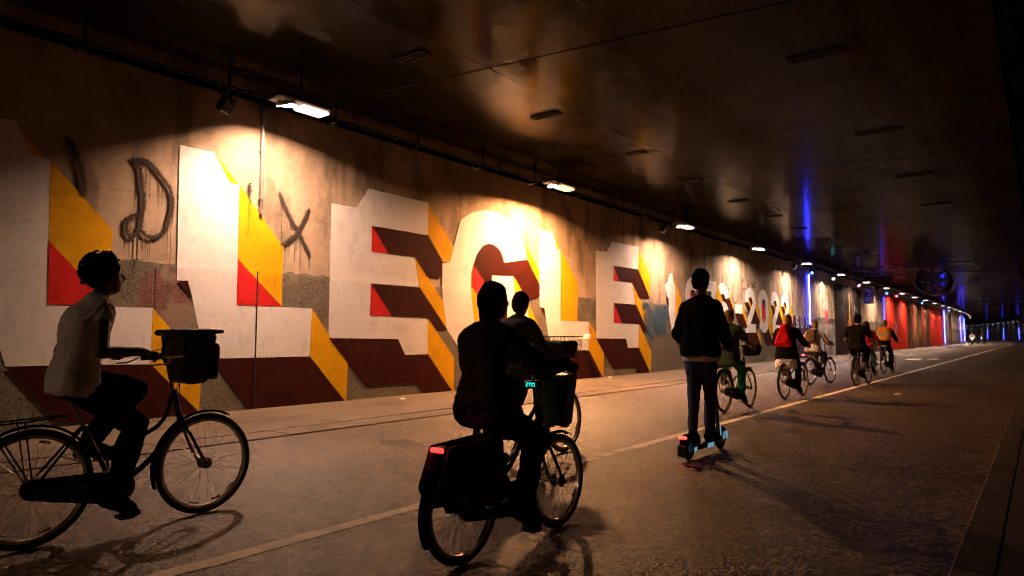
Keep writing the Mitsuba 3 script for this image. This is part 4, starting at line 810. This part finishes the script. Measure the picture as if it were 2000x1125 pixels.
def person(name, label, M, J, fit, k=1.0, near=True, seed=0, hands='grip'):
    """J: joints in the local frame. The body is one surface; hair, clothes and shoes are its children."""
    ln = 0.022 if near else 0.04
    ms = []
    H, N, C, W = J['hip'], J['neck'], J['chest'], J['waist']; hx = J['ax']   # hx: the hips' sideways axis, sx: the shoulders'
    sx = J['sx']
    ms += [hull((H + hx * 0.070, 0.088 * k), (H - hx * 0.070, 0.088 * k), (W + hx * 0.042, 0.076 * k), (W - hx * 0.042, 0.076 * k)), hull((W + hx * 0.042, 0.076 * k), (W - hx * 0.042, 0.076 * k), (C + sx * 0.060, 0.092 * k), (C - sx * 0.060, 0.092 * k)), hull((C + sx * 0.060, 0.092 * k), (C - sx * 0.060, 0.092 * k), (J['sh'][0], 0.045), (J['sh'][1], 0.045), (N, 0.05 * k)), hull((N, 0.052 * k), (J['head'] - J['Rh'] @ np.array([0, 0.02, 0.075]) * k, 0.050 * k))]
    ms += [hull((N - np.array([0, 0, 0.02]), 0.06 * k), (J['sh'][0], 0.048 * k)), hull((N - np.array([0, 0, 0.02]), 0.06 * k), (J['sh'][1], 0.048 * k))]
    for i in (0, 1):
        s, e, w = J['sh'][i], J['el'][i], J['wr'][i]
        ms += [hull((s, 0.049 * k), (e, 0.036 * k)), hull((e, 0.037 * k), (e * 0.65 + w * 0.35, 0.036 * k), (w, 0.025 * k))]
        hp, kn, an = J['hp'][i], J['kn'][i], J['an'][i]
        ms += [hull((hp, 0.078 * k), (kn, 0.046 * k)), hull((kn, 0.046 * k), (kn * 0.68 + an * 0.32 - J['fw'] * 0.008, 0.046 * k), (an, 0.034 * k)), hull((an, 0.033 * k), (an + J['td'][i] * 0.12 - np.array([0, 0, 0.045]), 0.022))]
    body = finish(union(ms), ln, 8)
    hm = head_man(J['head'], J['Rh'], k, near)
    hand_ms = []
    for i, s in ((0, -1), (1, 1)):
        if J.get('bar') is not None: hand_ms += grip_hand(J['wr'][i], J['bar'][i], J['bar_axis'][i], (0, 0, 1), s)
    bm = to_man(trimesh.Trimesh(body.vertices, body.faces, process=True))
    body = union([bm, hm] + hand_ms) if bm.status() == m3.Error.NoError else union(ms + [hm] + hand_ms)
    key = thing(name, label, 'person'); used.discard(key)
    mm = tm(body); mm.apply_transform(M); put(key, mm, fit.get('skin', 'mat_skin'), smooth=50); labels[key] = {'label': label, 'category': 'person'}
    P = lambda n, m, mt, **kw: lput(M, n, m, mt, key, smooth=kw.pop('smooth', 60), **kw)
    if fit.get('hair'): P('hair', hair_mesh(J['head'], J['Rh'], k, fit['hair'], seed), fit.get('hair_mat', 'mat_hair_black'))
    if near:
        for s in (-1, 1): P('eye', shift(trimesh.creation.icosphere(2, 0.009), *(J['head'] + J['Rh'] @ np.array([0.031 * s, 0.070, 0.004]) * k)), 'mat_eye')
    # upper garment
    g = 0.016 * k; loose = fit.get('loose', 1.0); cw = min(1.0, loose); hem = fit.get('hem', 0.0)
    up = (W - H) / np.linalg.norm(W - H)
    Hh = H + up * (0.02 - hem)
    t = [hull((Hh + hx * 0.088, 0.115 * k * loose), (Hh - hx * 0.088, 0.115 * k * loose), (W + hx * 0.06 * cw, 0.100 * k * loose), (W - hx * 0.06 * cw, 0.100 * k * loose)), hull((W + hx * 0.06 * cw, 0.100 * k * loose), (W - hx * 0.06 * cw, 0.100 * k * loose), (C + sx * 0.085 * cw, 0.114 * k * cw), (C - sx * 0.085 * cw, 0.114 * k * cw)), hull((C + sx * 0.085 * cw, 0.114 * k * cw), (C - sx * 0.085 * cw, 0.114 * k * cw), (J['sh'][0], 0.060 * k), (J['sh'][1], 0.060 * k), (N - np.array([0, 0, 0.03]), 0.06 * k))]
    t += [hull((N - np.array([0, 0, 0.015]), 0.064 * k), (J['sh'][0], 0.060 * k)), hull((N - np.array([0, 0, 0.015]), 0.064 * k), (J['sh'][1], 0.060 * k))]
    for i in (0, 1):
        s, e, w = J['sh'][i], J['el'][i], J['wr'][i]; sl = fit.get('sleeve', 'long')
        aw = fit.get('arm', 1.0)
        if sl == 'long': t += [hull((s, 0.064 * k * aw), (e, 0.054 * k * aw)), hull((e, 0.054 * k * aw), (w * 0.92 + e * 0.08, 0.040 * k * aw))]
        elif sl == 'short': t += [hull((s, 0.066 * k), (s * 0.45 + e * 0.55, 0.060 * k))]
        else: t += [hull((s, 0.060 * k), (s * 0.9 + e * 0.1, 0.056 * k))]
    if fit.get('hood'): t.append(hull((N + np.array([0.05, -0.07, 0.0]), 0.05), (N + np.array([-0.05, -0.07, 0.0]), 0.05), (N + np.array([0, -0.09, -0.06]), 0.05)))
    tm_ = union(t)
    bottom = Hh - up * 0.055
    tm_ = tm_.trim_by_plane([float(q) for q in up], float(bottom @ up))
    P('upper_garment', finish(tm_, ln, 6, 0.020, seed + 1), fit['top'], **({'label': fit['top_label']} if 'top_label' in fit else {}))
    if 'under' in fit:
        ur = fit.get('under_r', 0.108); ud = fit.get('under_drop', 0.11)
        u = hull((Hh + hx * 0.088, 0.104 * k), (Hh - hx * 0.088, 0.104 * k), (Hh + hx * 0.092 - up * (ud * 0.8), ur * k), (Hh - hx * 0.092 - up * (ud * 0.8), ur * k)).trim_by_plane([float(q) for q in up], float((Hh - up * fit.get('under_drop', 0.11)) @ up)).trim_by_plane([float(-q) for q in up], -float((Hh + up * 0.02) @ up))
        P('shirt_hem', finish(u, ln, 4, 0.010, seed + 2), fit['under'], label='pale shirt hem below the dark top')
    if 'vest' in fit:
        v_ = union([hull((W + hx * 0.065 - up * 0.06, 0.140 * k), (W - hx * 0.065 - up * 0.06, 0.140 * k), (C + sx * 0.09, 0.146 * k), (C - sx * 0.09, 0.146 * k)), hull((C + sx * 0.09, 0.146 * k), (C - sx * 0.09, 0.146 * k), (J['sh'][0] * 0.8 + N * 0.2, 0.088 * k), (J['sh'][1] * 0.8 + N * 0.2, 0.088 * k))])
        vk = P('vest', finish(v_, ln, 5, 0.006, seed + 3), fit['vest'], label='bright orange safety vest')
        for a, zz in (('reflective_band', -0.06), ('reflective_band', 0.045)):
            o = W + up * (zz + 0.05); bnd = v_.trim_by_plane([float(q) for q in up], float(o @ up)).trim_by_plane([float(-q) for q in up], -float((o + up * 0.042) @ up)); bt = tm(bnd.refine_to_length(0.05)); cc = bt.vertices.mean(0)
            bt.vertices = cc + (bt.vertices - cc) * np.array([1.03, 1.03, 1.0]); lput(M, a, bt, 'mat_band_silver', vk)
    # trousers
    tr = [hull((H + hx * 0.080, 0.100 * k), (H - hx * 0.080, 0.100 * k), (H + hx * 0.06 + up * 0.03, 0.090 * k), (H - hx * 0.06 + up * 0.03, 0.090 * k))]
    for i in (0, 1):
        hp, kn, an = J['hp'][i], J['kn'][i], J['an'][i]; fl = fit.get('flare', 1.0); sh_ = fit.get('shorts', False)
        tr += [hull((H * 0.5 + hp * 0.5, 0.098 * k), (hp, 0.094 * k), (kn, 0.064 * k * fl))]
        if not sh_: tr += [hull((kn, 0.064 * k * fl), (kn * 0.7 + an * 0.3, 0.062 * k * fl), (an + (kn - an) * 0.10, 0.050 * k * fl))]
    P('trousers', finish(union(tr), ln, 6, 0.018, seed + 4), fit['bottom'])
    for i in (0, 1): P('shoe', finish(shoe(J['an'][i], J['td'][i], J['tu'][i]), ln * 0.9, 3), fit.get('shoe', 'mat_shoe_black'))
    return key
def v3(*a): return np.array(a, float)
def cyclist(name, label, M, b, fit, k=1.0, lean=18, head=(0, -5), seed=0, near=True, y_off=0.0, shoulders=0.175, arm_pole=0.5):
    J = {}; ax = v3(1, 0, 0); J['ax'] = J['sx'] = ax; J['fw'] = v3(0, 1, 0)
    H = v3(0, 0.17 + y_off, b['seat'] + 0.075 * k); l = math.radians(lean); u = v3(0, math.sin(l), math.cos(l)); f = v3(0, math.cos(l), -math.sin(l))
    J['hip'] = H; J['waist'] = H + u * 0.20 * k - f * 0.01; J['chest'] = H + u * 0.37 * k - f * 0.015; J['neck'] = H + u * 0.515 * k + f * 0.012
    J['sh'] = [H + u * 0.440 * k + ax * s * shoulders * k for s in (-1, 1)]
    J['Rh'] = rot(*head); J['head'] = J['neck'] + v3(0, 0.045, 0.155) * k
    J['hp'] = [H + ax * s * 0.085 - u * 0.02 for s in (-1, 1)]
    J['kn'], J['an'], J['td'], J['tu'] = [], [], [], []
    for i, s in ((0, -1), (1, 1)):
        ped = b['bb'] + b['cr'] * s + v3(0.125 * s, 0, 0.015); tilt = 0.20 + 0.22 * (-b['cr'][2] * s / 0.17); td = v3(0.03 * s, math.cos(tilt), -math.sin(tilt)); tu = v3(0, math.sin(tilt), math.cos(tilt))
        an = ped - td * 0.105 + tu * 0.098
        kn, an2 = ik(J['hp'][i], an, 0.435 * k, 0.43 * k, (0.05 * s, 1, 0.25)); J['kn'].append(kn); J['an'].append(an2); J['td'].append(td); J['tu'].append(tu)
    J['el'], J['wr'], J['bar'], J['bar_axis'] = [], [], [], []
    for i, s in ((0, -1), (1, 1)):
        c = v3(*b['grips'][i]); d = c - J['sh'][i]; d /= np.linalg.norm(d); w = c - v3(0, 0.062, -0.034)
        e, w2 = ik(J['sh'][i], w, 0.30 * k, 0.265 * k, (arm_pole * s, -0.35, -0.8)); J['el'].append(e); J['wr'].append(w2); J['bar'].append(w2 + (c - w)); J['bar_axis'].append(v3(0.95 * s, -0.35, 0) if np.linalg.norm(w2 - w) < 1 else ax)
    return person(name, label, M, J, fit, k, near, seed), J
def pannier(M, name, label, x0, x1, y0, y1, z0, z1, m, cat='bag', taper=0.85):
    t = thing(name, label, cat); b = 0.03
    pts = [(x, y, z, s) for x in (x0, x1) for y in (y0, y1) for z, s in ((z0, taper), (z1, 1.0))]
    cx, cy = (x0 + x1) / 2, (y0 + y1) / 2
    mm = finish(union([hull(*[((cx + (x - cx) * s - math.copysign(b, x - cx), cy + (y - cy) * s - math.copysign(b, y - cy), z + (b if z == z0 else -b)), b) for x, y, z, s in pts])]), 0.03, 2, 0.014, len(name), 14)
    lput(M, 'body', mm, m, t, smooth=60)
    return t

# ------------------------------------------------------------------ the riders, near to far
# the cyclist on the left, in profile
MA, kA, A = bike('city_bike', 'black step-through bicycle with full chain case ridden by the curly-haired cyclist', (-4.77, 1.5), 0, 0.35, 1.07, 'mat_black_paint', 'step', seat=0.90, bar_z=1.12, bar_y=0.56, crank=-84, glints=((165, -30, 20), (20, 45, -15)))
cyclist('person', 'curly-haired cyclist in a white sleeveless shirt and black trousers at the left edge', MA, A, dict(top='mat_shirt_white', top_label='white sleeveless shirt', sleeve='none', bottom='mat_cloth_black', hair='curly', skin='mat_skin_dark', loose=0.97, hem=0.05, flare=1.15), 1.0, 12, (-6, -10), 1, y_off=0.035)
ba = pannier(MA, 'handlebar_bag', 'bulging black bag on the handlebar of the leftmost bicycle', -0.16, 0.16, 0.81, 1.05, 0.93, 1.27, 'mat_black_plastic', taper=0.74)
lput(MA, 'flap', finish(hull(((-0.15, 0.78, 1.275), 0.018), ((0.15, 0.78, 1.275), 0.018), ((-0.13, 1.10, 1.275), 0.010), ((0.13, 1.10, 1.285), 0.010)), 0.03, 2, 0.01, 3), 'mat_black_plastic', ba, smooth=60)
lput(MA, 'pocket', finish(hull(((-0.12, 1.05, 0.98), 0.03), ((0.12, 1.05, 0.98), 0.03), ((-0.12, 1.055, 1.17), 0.03), ((0.12, 1.055, 1.17), 0.03)), 0.03, 2, 0.008, 4), 'mat_black_plastic', ba, smooth=60)
lput(MA, 'strap', tube(spline([(0.1, 0.80, 1.26), (0.12, 0.70, 1.20), (0.12, 0.70, 1.10), (0.1, 0.80, 1.02)], 12), 0.010, 6), 'mat_black_plastic', ba)

# the pair in the middle: the near rider on a hire bike, the other beyond
MB, kB, B = bike('hire_bike', 'black hire bicycle with panelled rear wheel, red tail light and green front panel', (-2.57, 2.87), 0, 0.302, 0.94, 'mat_black_paint', 'step', seat=0.76, bar_z=1.06, bar_y=0.68, crank=-92, tail=(9, 0.10, 0.08), tail_z=0.645, tail_y=-0.19, rack=False, skirt=True, glints=((150,), (60,)))
fb = [(-0.12, 0.86, 0.98), (0.12, 0.86, 0.98), (-0.11, 0.98, 1.0), (0.11, 0.98, 1.0), (-0.09, 0.86, 0.69), (0.09, 0.86, 0.69), (-0.08, 0.96, 0.69), (0.08, 0.96, 0.69)]
lput(MB, 'front_panel', finish(hull(*[(p, 0.02) for p in fb]), 0.04, 1), 'mat_green_plastic', kB, smooth=40, label='dark green moulded front panel')
lput(MB, 'display_case', box(-0.045, 0.045, 0.64, 0.70, 0.92, 0.97, 0.012), 'mat_black_plastic', kB)
def seg7(ch, x, z, w, h, t):
    on = {'0': 'abcdef', '2': 'abged', '7': 'abc', '3': 'abgcd', '9': 'abcdfg'}[ch]; L = dict(a=(x, x + w, z + h - t, z + h), d=(x, x + w, z, z + t), g=(x, x + w, z + h / 2 - t / 2, z + h / 2 + t / 2), f=(x, x + t, z + h / 2, z + h), e=(x, x + t, z, z + h / 2), b=(x + w - t, x + w, z + h / 2, z + h), c=(x + w - t, x + w, z, z + h / 2))
    return [box(L[o][0], L[o][1], 0.636, 0.639, L[o][2], L[o][3]) for o in on]
lput(MB, 'digits', join([q for i, ch in enumerate('2777') for q in seg7(ch, -0.034 + 0.018 * i, 0.932, 0.013, 0.026, 0.004)]), 'mat_lamp_glass', kB, emit=(0.0, 1.3, 1.15), weight=0.05)
lput(MB, 'display_arm', tube([(0, 0.695, 0.94), (0, B['hy'], 0.96)], 0.012, 8), 'mat_black_plastic', kB)
lput(MB, 'front_light', box(-0.03, 0.03, 1.00, 1.05, 0.64, 0.68, 0.01), 'mat_grey_steel', kB)
cyclist('person', 'cyclist in a dark jacket seen from behind on the hire bicycle in the foreground', MB, B, dict(top='mat_cloth_charcoal', bottom='mat_cloth_black', hair='bob', hair_mat='mat_hair_black', hem=0.03, loose=0.84, flare=1.15), 0.94, 8, (-14, -6), 11, y_off=-0.015, shoulders=0.150)

MC, kC, C_ = bike('basket_bike', 'black bicycle with a wire basket ridden on the far side of the hire bicycle', (-4.15, 5.16), 0, 0.345, 1.12, 'mat_black_paint', 'diamond', seat=0.86, bar_z=1.02, bar_y=0.66, crank=20, glints=((0,), (70, 10)))
def basket(M, parent, y0, y1, z0, z1, w, m='mat_dark_steel'):
    ws = []
    for i in range(6):
        q = i / 5; z = z0 + (z1 - z0) * q; g = 0.8 + 0.2 * q; yc, hy_ = (y0 + y1) / 2, (y1 - y0) / 2 * g
        ws.append(tube([(-w * g, yc - hy_, z), (w * g, yc - hy_, z), (w * g, yc + hy_, z), (-w * g, yc + hy_, z), (-w * g, yc - hy_, z)], 0.006 if i == 5 else 0.003, 5))
    for q in np.linspace(0, 1, 9):
        yc, hy_ = (y0 + y1) / 2, (y1 - y0) / 2
        for s in (-1, 1):
            ws += [tube([(0.8 * w * (2 * q - 1), yc + s * 0.8 * hy_, z0), (w * (2 * q - 1), yc + s * hy_, z1)], 0.0028, 4), tube([(s * 0.8 * w, yc + 0.8 * hy_ * (2 * q - 1), z0), (s * w, yc + hy_ * (2 * q - 1), z1)], 0.0028, 4)]
        ws.append(tube([(0.8 * w * (2 * q - 1), yc - 0.8 * hy_, z0), (0.8 * w * (2 * q - 1), yc + 0.8 * hy_, z0)], 0.0028, 4))
    return lput(M, 'basket', join(ws), m, parent, label='black wire basket')
basket(MC, kC, 0.92, 1.22, 1.02, 1.25, 0.19)
pannier(MC, 'bag_in_basket', 'dark bag lying in the wire basket', -0.15, 0.15, 0.95, 1.19, 1.03, 1.20, 'mat_black_plastic')
cyclist('person', 'short-haired cyclist in a charcoal sweatshirt riding beyond the hire bicycle', MC, C_, dict(top='mat_cloth_slate', bottom='mat_cloth_black', hair='short', hair_mat='mat_hair_brown', hem=0.05), 0.98, 14, (8, -4), 21, shoulders=0.165)

# the scooter rider
MD = place((-2.89, 6.66), 0)
sc = thing('kick_scooter', 'electric kick scooter with pale blue glowing patches and a glowing red tail light', 'scooter'); Rw = 0.115
for nm, y in (('rear_wheel', 0.0), ('front_wheel', 0.86)):
    w = lput(MD, nm, torus(Rw - 0.03, 0.030, 32, 10, (0, y, Rw)), 'mat_rubber', sc, smooth=50); lput(MD, 'rim', cyl((-0.025, y, Rw), (0.025, y, Rw), 0.058, 20), 'mat_grey_steel', w)
lput(MD, 'deck', hull(((-0.06, 0.12, 0.115), 0.025), ((0.06, 0.12, 0.115), 0.025), ((-0.06, 0.62, 0.115), 0.025), ((0.06, 0.62, 0.115), 0.025), ((0, 0.72, 0.15), 0.03)), 'mat_scooter_grey', sc, smooth=40)
lput(MD, 'grip_tape', box(-0.07, 0.07, 0.14, 0.60, 0.1405, 0.1435), 'mat_rubber', sc)
lput(MD, 'stem', join([tube([(0, 0.74, 0.16), (0, 0.80, 0.24), (0, 0.70, 1.10)], 0.022, 12), cyl((-0.24, 0.70, 1.11), (0.24, 0.70, 1.11), 0.014, 10)]), 'mat_scooter_grey', sc, smooth=40)
for s in (-1, 1): lput(MD, 'grip', cyl((0.13 * s, 0.70, 1.11), (0.25 * s, 0.70, 1.11), 0.018, 10), 'mat_rubber', sc); lput(MD, 'fork', tube([(0.0, 0.80, 0.25), (0.055 * s, 0.82, 0.20), (0.06 * s, 0.86, Rw)], 0.014, 8), 'mat_scooter_grey', sc)
lput(MD, 'rear_mudguard', guard(0.0, Rw, -125, 50, 16, 0.045, 0.028), 'mat_scooter_grey', sc, smooth=40); lput(MD, 'front_mudguard', guard(0.86, Rw, -100, 60, 16, 0.042, 0.022), 'mat_scooter_grey', sc, smooth=40)
lput(MD, 'mud_flap', box(-0.05, 0.05, -0.165, -0.15, 0.05, 0.16, 0.005), 'mat_scooter_grey', sc)
lput(MD, 'tail_light', box(-0.042, 0.042, -0.150, -0.118, 0.222, 0.248, 0.008), 'mat_lamp_glass', sc, emit=(16, 0.22, 0.16), weight=0.3)
lput(MD, 'light_arm', box(-0.03, 0.03, -0.115, -0.06, 0.21, 0.235), 'mat_scooter_grey', sc)
for q, (x0, x1, y0, y1, z0, z1) in enumerate(((0.085, 0.09, 0.30, 0.46, 0.09, 0.135), (0.0655, 0.07, -0.01, 0.06, 0.09, 0.13), (0.062, 0.067, 0.80, 0.92, 0.12, 0.20), (-0.09, -0.085, 0.30, 0.46, 0.09, 0.135), (-0.067, -0.062, 0.80, 0.92, 0.12, 0.20), (0.05, 0.06, 0.735, 0.745, 0.17, 0.27))): lput(MD, 'light_strip', box(x0, x1, y0, y1, z0, z1), 'mat_lamp_glass', sc, emit=(0.11, 0.28, 0.38), weight=0.06)  # pale blue patches, their brightness added as a glow of their own
k = 1.04; Jd = {}; ax = v3(math.cos(math.radians(-8)), math.sin(math.radians(-8)), 0); Jd['ax'] = ax; Jd['sx'] = ax; Jd['fw'] = v3(0, 1, 0)
H = v3(0, 0.36, 1.085); Jd['hip'] = H; Jd['waist'] = H + v3(0, 0.0, 0.20); Jd['chest'] = H + v3(0, 0.015, 0.40); Jd['neck'] = H + v3(0, 0.03, 0.575); Jd['sh'] = [H + v3(0, 0.015, 0.470) + ax * s * 0.165 for s in (-1, 1)]
Jd['Rh'] = rot(-10, -4); Jd['head'] = Jd['neck'] + v3(0, 0.03, 0.185); Jd['hp'] = [H + ax * s * 0.09 for s in (-1, 1)]
Jd['an'] = [v3(-0.045, 0.22, 0.245), v3(0.05, 0.44, 0.245)]; Jd['td'] = [v3(-0.12, 1, -0.05), v3(0.25, 1, -0.05)]; Jd['td'] = [d / np.linalg.norm(d) for d in Jd['td']]; Jd['tu'] = [v3(0, 0.05, 1)] * 2
Jd['kn'] = []
for i in (0, 1):
    kn, an = ik(Jd['hp'][i], Jd['an'][i], 0.43, 0.42, (0, 1, 0)); Jd['kn'].append(kn); Jd['an'][i] = an
Jd['el'], Jd['wr'], Jd['bar'], Jd['bar_axis'] = [], [], [], []
for i, s in ((0, -1), (1, 1)):
    c = v3(0.20 * s, 0.70, 1.11); w = c - v3(0.0, 0.062, -0.036); e, w2 = ik(Jd['sh'][i], w, 0.31, 0.275, (0.42 * s, -0.6, -0.5)); Jd['el'].append(e); Jd['wr'].append(w2); Jd['bar'].append(w2 + (c - w)); Jd['bar_axis'].append(v3(s, 0, 0))
person('person', 'man in a black sweater and dark jeans standing on the kick scooter, seen from behind', MD, Jd, dict(top='mat_cloth_black', top_label='plain black sweater', bottom='mat_denim', hair='short', hair_mat='mat_hair_black', hem=0.0, loose=1.12, under='mat_shirt_white', under_drop=0.115, arm=1.12, flare=0.84, shoe='mat_shoe_black'), k, True, 31)

# cyclists further along
ME, kE, E_ = bike('city_bike', 'bicycle with chrome mudguards ridden by the cyclist in green leggings', (-4.18, 11.09), -2, 0.345, 1.12, 'mat_black_paint', 'step', seat=0.88, bar_z=1.06, bar_y=0.66, crank=-60, near=True, tail=(6, 0.3, 0.2), glints=((20,), (30, 110)))
lput(ME, 'tube_guard', tube([(0.005, 0.50, 0.34), (0.005, 0.68, 0.60)], 0.022, 10), 'mat_cream_paint', kE, label='shiny pale frame tube')
cyclist('person', 'fair-haired cyclist in bright green leggings and an olive patterned shirt', ME, E_, dict(top='mat_cloth_olive', sleeve='short', bottom='mat_cloth_green', hair='bob', hair_mat='mat_hair_blond', hem=0.16, loose=1.2), 0.95, 10, (-12, -8), 41)
pannier(ME, 'handlebar_bag', 'small black bag on the handlebar in front of the rider in green leggings', -0.02, 0.26, 0.86, 1.06, 0.92, 1.10, 'mat_cloth_black')
MF, kF, F_ = bike('city_bike', 'bicycle with a tall saddle under the rider with the red backpack', (-4.10, 14.16), -3, 0.345, 1.1, 'mat_black_paint', 'step', seat=0.86, bar_z=1.05, bar_y=0.66, crank=-75, near=False, glints=((20,), ()))
_, JF = cyclist('person', 'blond cyclist in a black jacket over a white shirt tail, wearing a red backpack', MF, F_, dict(top='mat_cloth_black', bottom='mat_cloth_black', hair='bun', hair_mat='mat_hair_blond', hem=0.10, loose=1.22, under='mat_shirt_white', under_drop=0.24, under_r=0.13), 0.96, 8, (10, -4), 51, near=False, shoulders=0.19)
def backpack(M, J, name, label, m, w=0.14, h=0.40, d=0.13, flat=False):
    t = thing(name, label, 'backpack'); c = J['chest'] * 0.75 + J['waist'] * 0.25; u = (J['neck'] - J['hip']); u /= np.linalg.norm(u); bk = np.array([0, -u[2], u[1]]); x = np.array([1.0, 0, 0])
    o = c + bk * 0.175
    sp = []
    for sx in (-1, 1):
        sp += [(o + x * sx * (w - 0.05) - u * (h / 2 - 0.05) + bk * 0.01, 0.06), (o + x * sx * (w * (0.35 if flat else 0.75) - 0.03) + u * (h / 2 - 0.05) - bk * 0.01, 0.042)]
    lput(M, 'body', finish(hull(*sp), 0.03, 3, 0.016, 7, 13), m, t, smooth=60)
    for sx in (-1, 1): lput(M, 'strap', tube(spline([o + x * sx * 0.06 + u * (h / 2 - 0.02) - bk * 0.02, J['neck'] + x * sx * 0.10 - u * 0.015 + bk * 0.02, J['chest'] + x * sx * 0.125 + u * 0.05 - bk * 0.11], 12), 0.020, 6), m, t, smooth=60)
    if not flat: lput(M, 'pocket', finish(hull(*[(o + x * sx * 0.06 + u * z + bk * 0.055, 0.03) for sx in (-1, 1) for z in (-0.12, -0.02)]), 0.03, 2), m, t, smooth=60)
    return t
backpack(MF, JF, 'backpack', 'red drawstring backpack on the blond cyclist', 'mat_bag_red', 0.16, 0.46, flat=True)
MG, kG, G_ = bike('city_bike', 'bicycle with a glowing red tail light under the rider in the grey hooded top', (-4.76, 18.7), -12, 0.345, 1.1, 'mat_black_paint', 'step', seat=0.84, bar_z=1.05, bar_y=0.68, crank=150, near=False, tail=(14, 0.2, 0.14), tail_z=0.78, glints=((120,), (60,)))
_, JG = cyclist('person', 'cyclist in a pale grey hooded top with a brown backpack and hair tied up', MG, G_, dict(top='mat_cloth_grey', bottom='mat_cloth_olive', hair='bun', hair_mat='mat_hair_blond', hem=0.03, hood=True), 0.97, 14, (0, -4), 61, near=False)
backpack(MG, JG, 'backpack', 'small brown backpack on the grey hooded cyclist', 'mat_cloth_brown', 0.13, 0.34)
MH, kH, H_ = bike('city_bike', 'dark bicycle of the broad cyclist all in black', (-3.75, 19.0), -4, 0.345, 1.1, 'mat_black_paint', 'diamond', seat=0.90, bar_z=1.05, bar_y=0.70, crank=100, near=False, glints=((60,), (20,)))
cyclist('person', 'broad cyclist all in black with short sleeves and pale shoes', MH, H_, dict(top='mat_cloth_black', sleeve='short', bottom='mat_cloth_black', hair='short', hem=0.04, loose=1.12, shoe='mat_shoe_white', flare=1.15), 1.06, 12, (0, -4), 71, near=False, shoulders=0.205)
MI, kI, I_ = bike('city_bike', 'bicycle under the cyclist in the red jacket', (-4.28, 23.0), -4, 0.345, 1.1, 'mat_black_paint', 'step', seat=0.88, bar_z=1.05, bar_y=0.66, crank=-70, near=False, glints=((30, 100), ()))
cyclist('person', 'cyclist in a red jacket and blue jeans beside the one in black', MI, I_, dict(top='mat_cloth_red', bottom='mat_denim_light', hair='bob', hair_mat='mat_hair_brown', hem=0.06, loose=1.08), 0.97, 10, (0, -4), 81, near=False)
MJ, kJ, J_ = bike('city_bike', 'bicycle under the cyclist in the orange safety vest', (-4.24, 25.8), -5, 0.345, 1.1, 'mat_black_paint', 'diamond', seat=0.95, bar_z=1.08, bar_y=0.68, crank=-60, near=False, glints=((20,), (10, 90)))
lput(MJ, 'saddle_cover', finish(hull(((-0.06, 0.14, 0.945), 0.05), ((0.06, 0.14, 0.945), 0.05), ((0, 0.32, 0.945), 0.035)), 0.03, 2), 'mat_cream_paint', kJ, smooth=60, label='pale saddle cover')
cyclist('person', 'cyclist in an orange safety vest with silver bands', MJ, J_, dict(top='mat_cloth_black', bottom='mat_cloth_black', hem=0.0, vest='mat_hiviz'), 1.02, 12, (-15, -4), 91, near=False)
# the oncoming riders at the bend
for i, (x, y, em, lb, tp) in enumerate(((-6.99, 105, (30, 26, 14), 'far oncoming rider in a pale jacket with a headlight', 'mat_cloth_cream'), (-7.05, 127, None, 'far dark rider near the bend', 'mat_cloth_black'), (-7.9, 160, (60, 62, 66), 'farthest oncoming rider with a dazzling headlight', 'mat_cloth_charcoal'))):
    mx, kx, bx_ = bike('city_bike', ('far bicycle of the pale-jacketed oncoming rider', 'far bicycle of the dark rider near the bend', 'farthest bicycle with a dazzling headlight')[i], (x, y), 180 if em else 0, 0.345, 1.1, 'mat_black_paint', 'diamond', seat=0.90, bar_z=1.05, bar_y=0.68, crank=-60, near=False)
    if em: lput(mx, 'headlight', box(-0.06, 0.06, 1.02, 1.08, 0.86, 0.98, 0.015), 'mat_lamp_glass', kx, emit=em, weight=0.15)
    cyclist('person', lb, mx, bx_, dict(top=tp, bottom='mat_cloth_black', hair='short', hem=0.04), 1.0, 12, (0, -4), 101 + i, near=False)
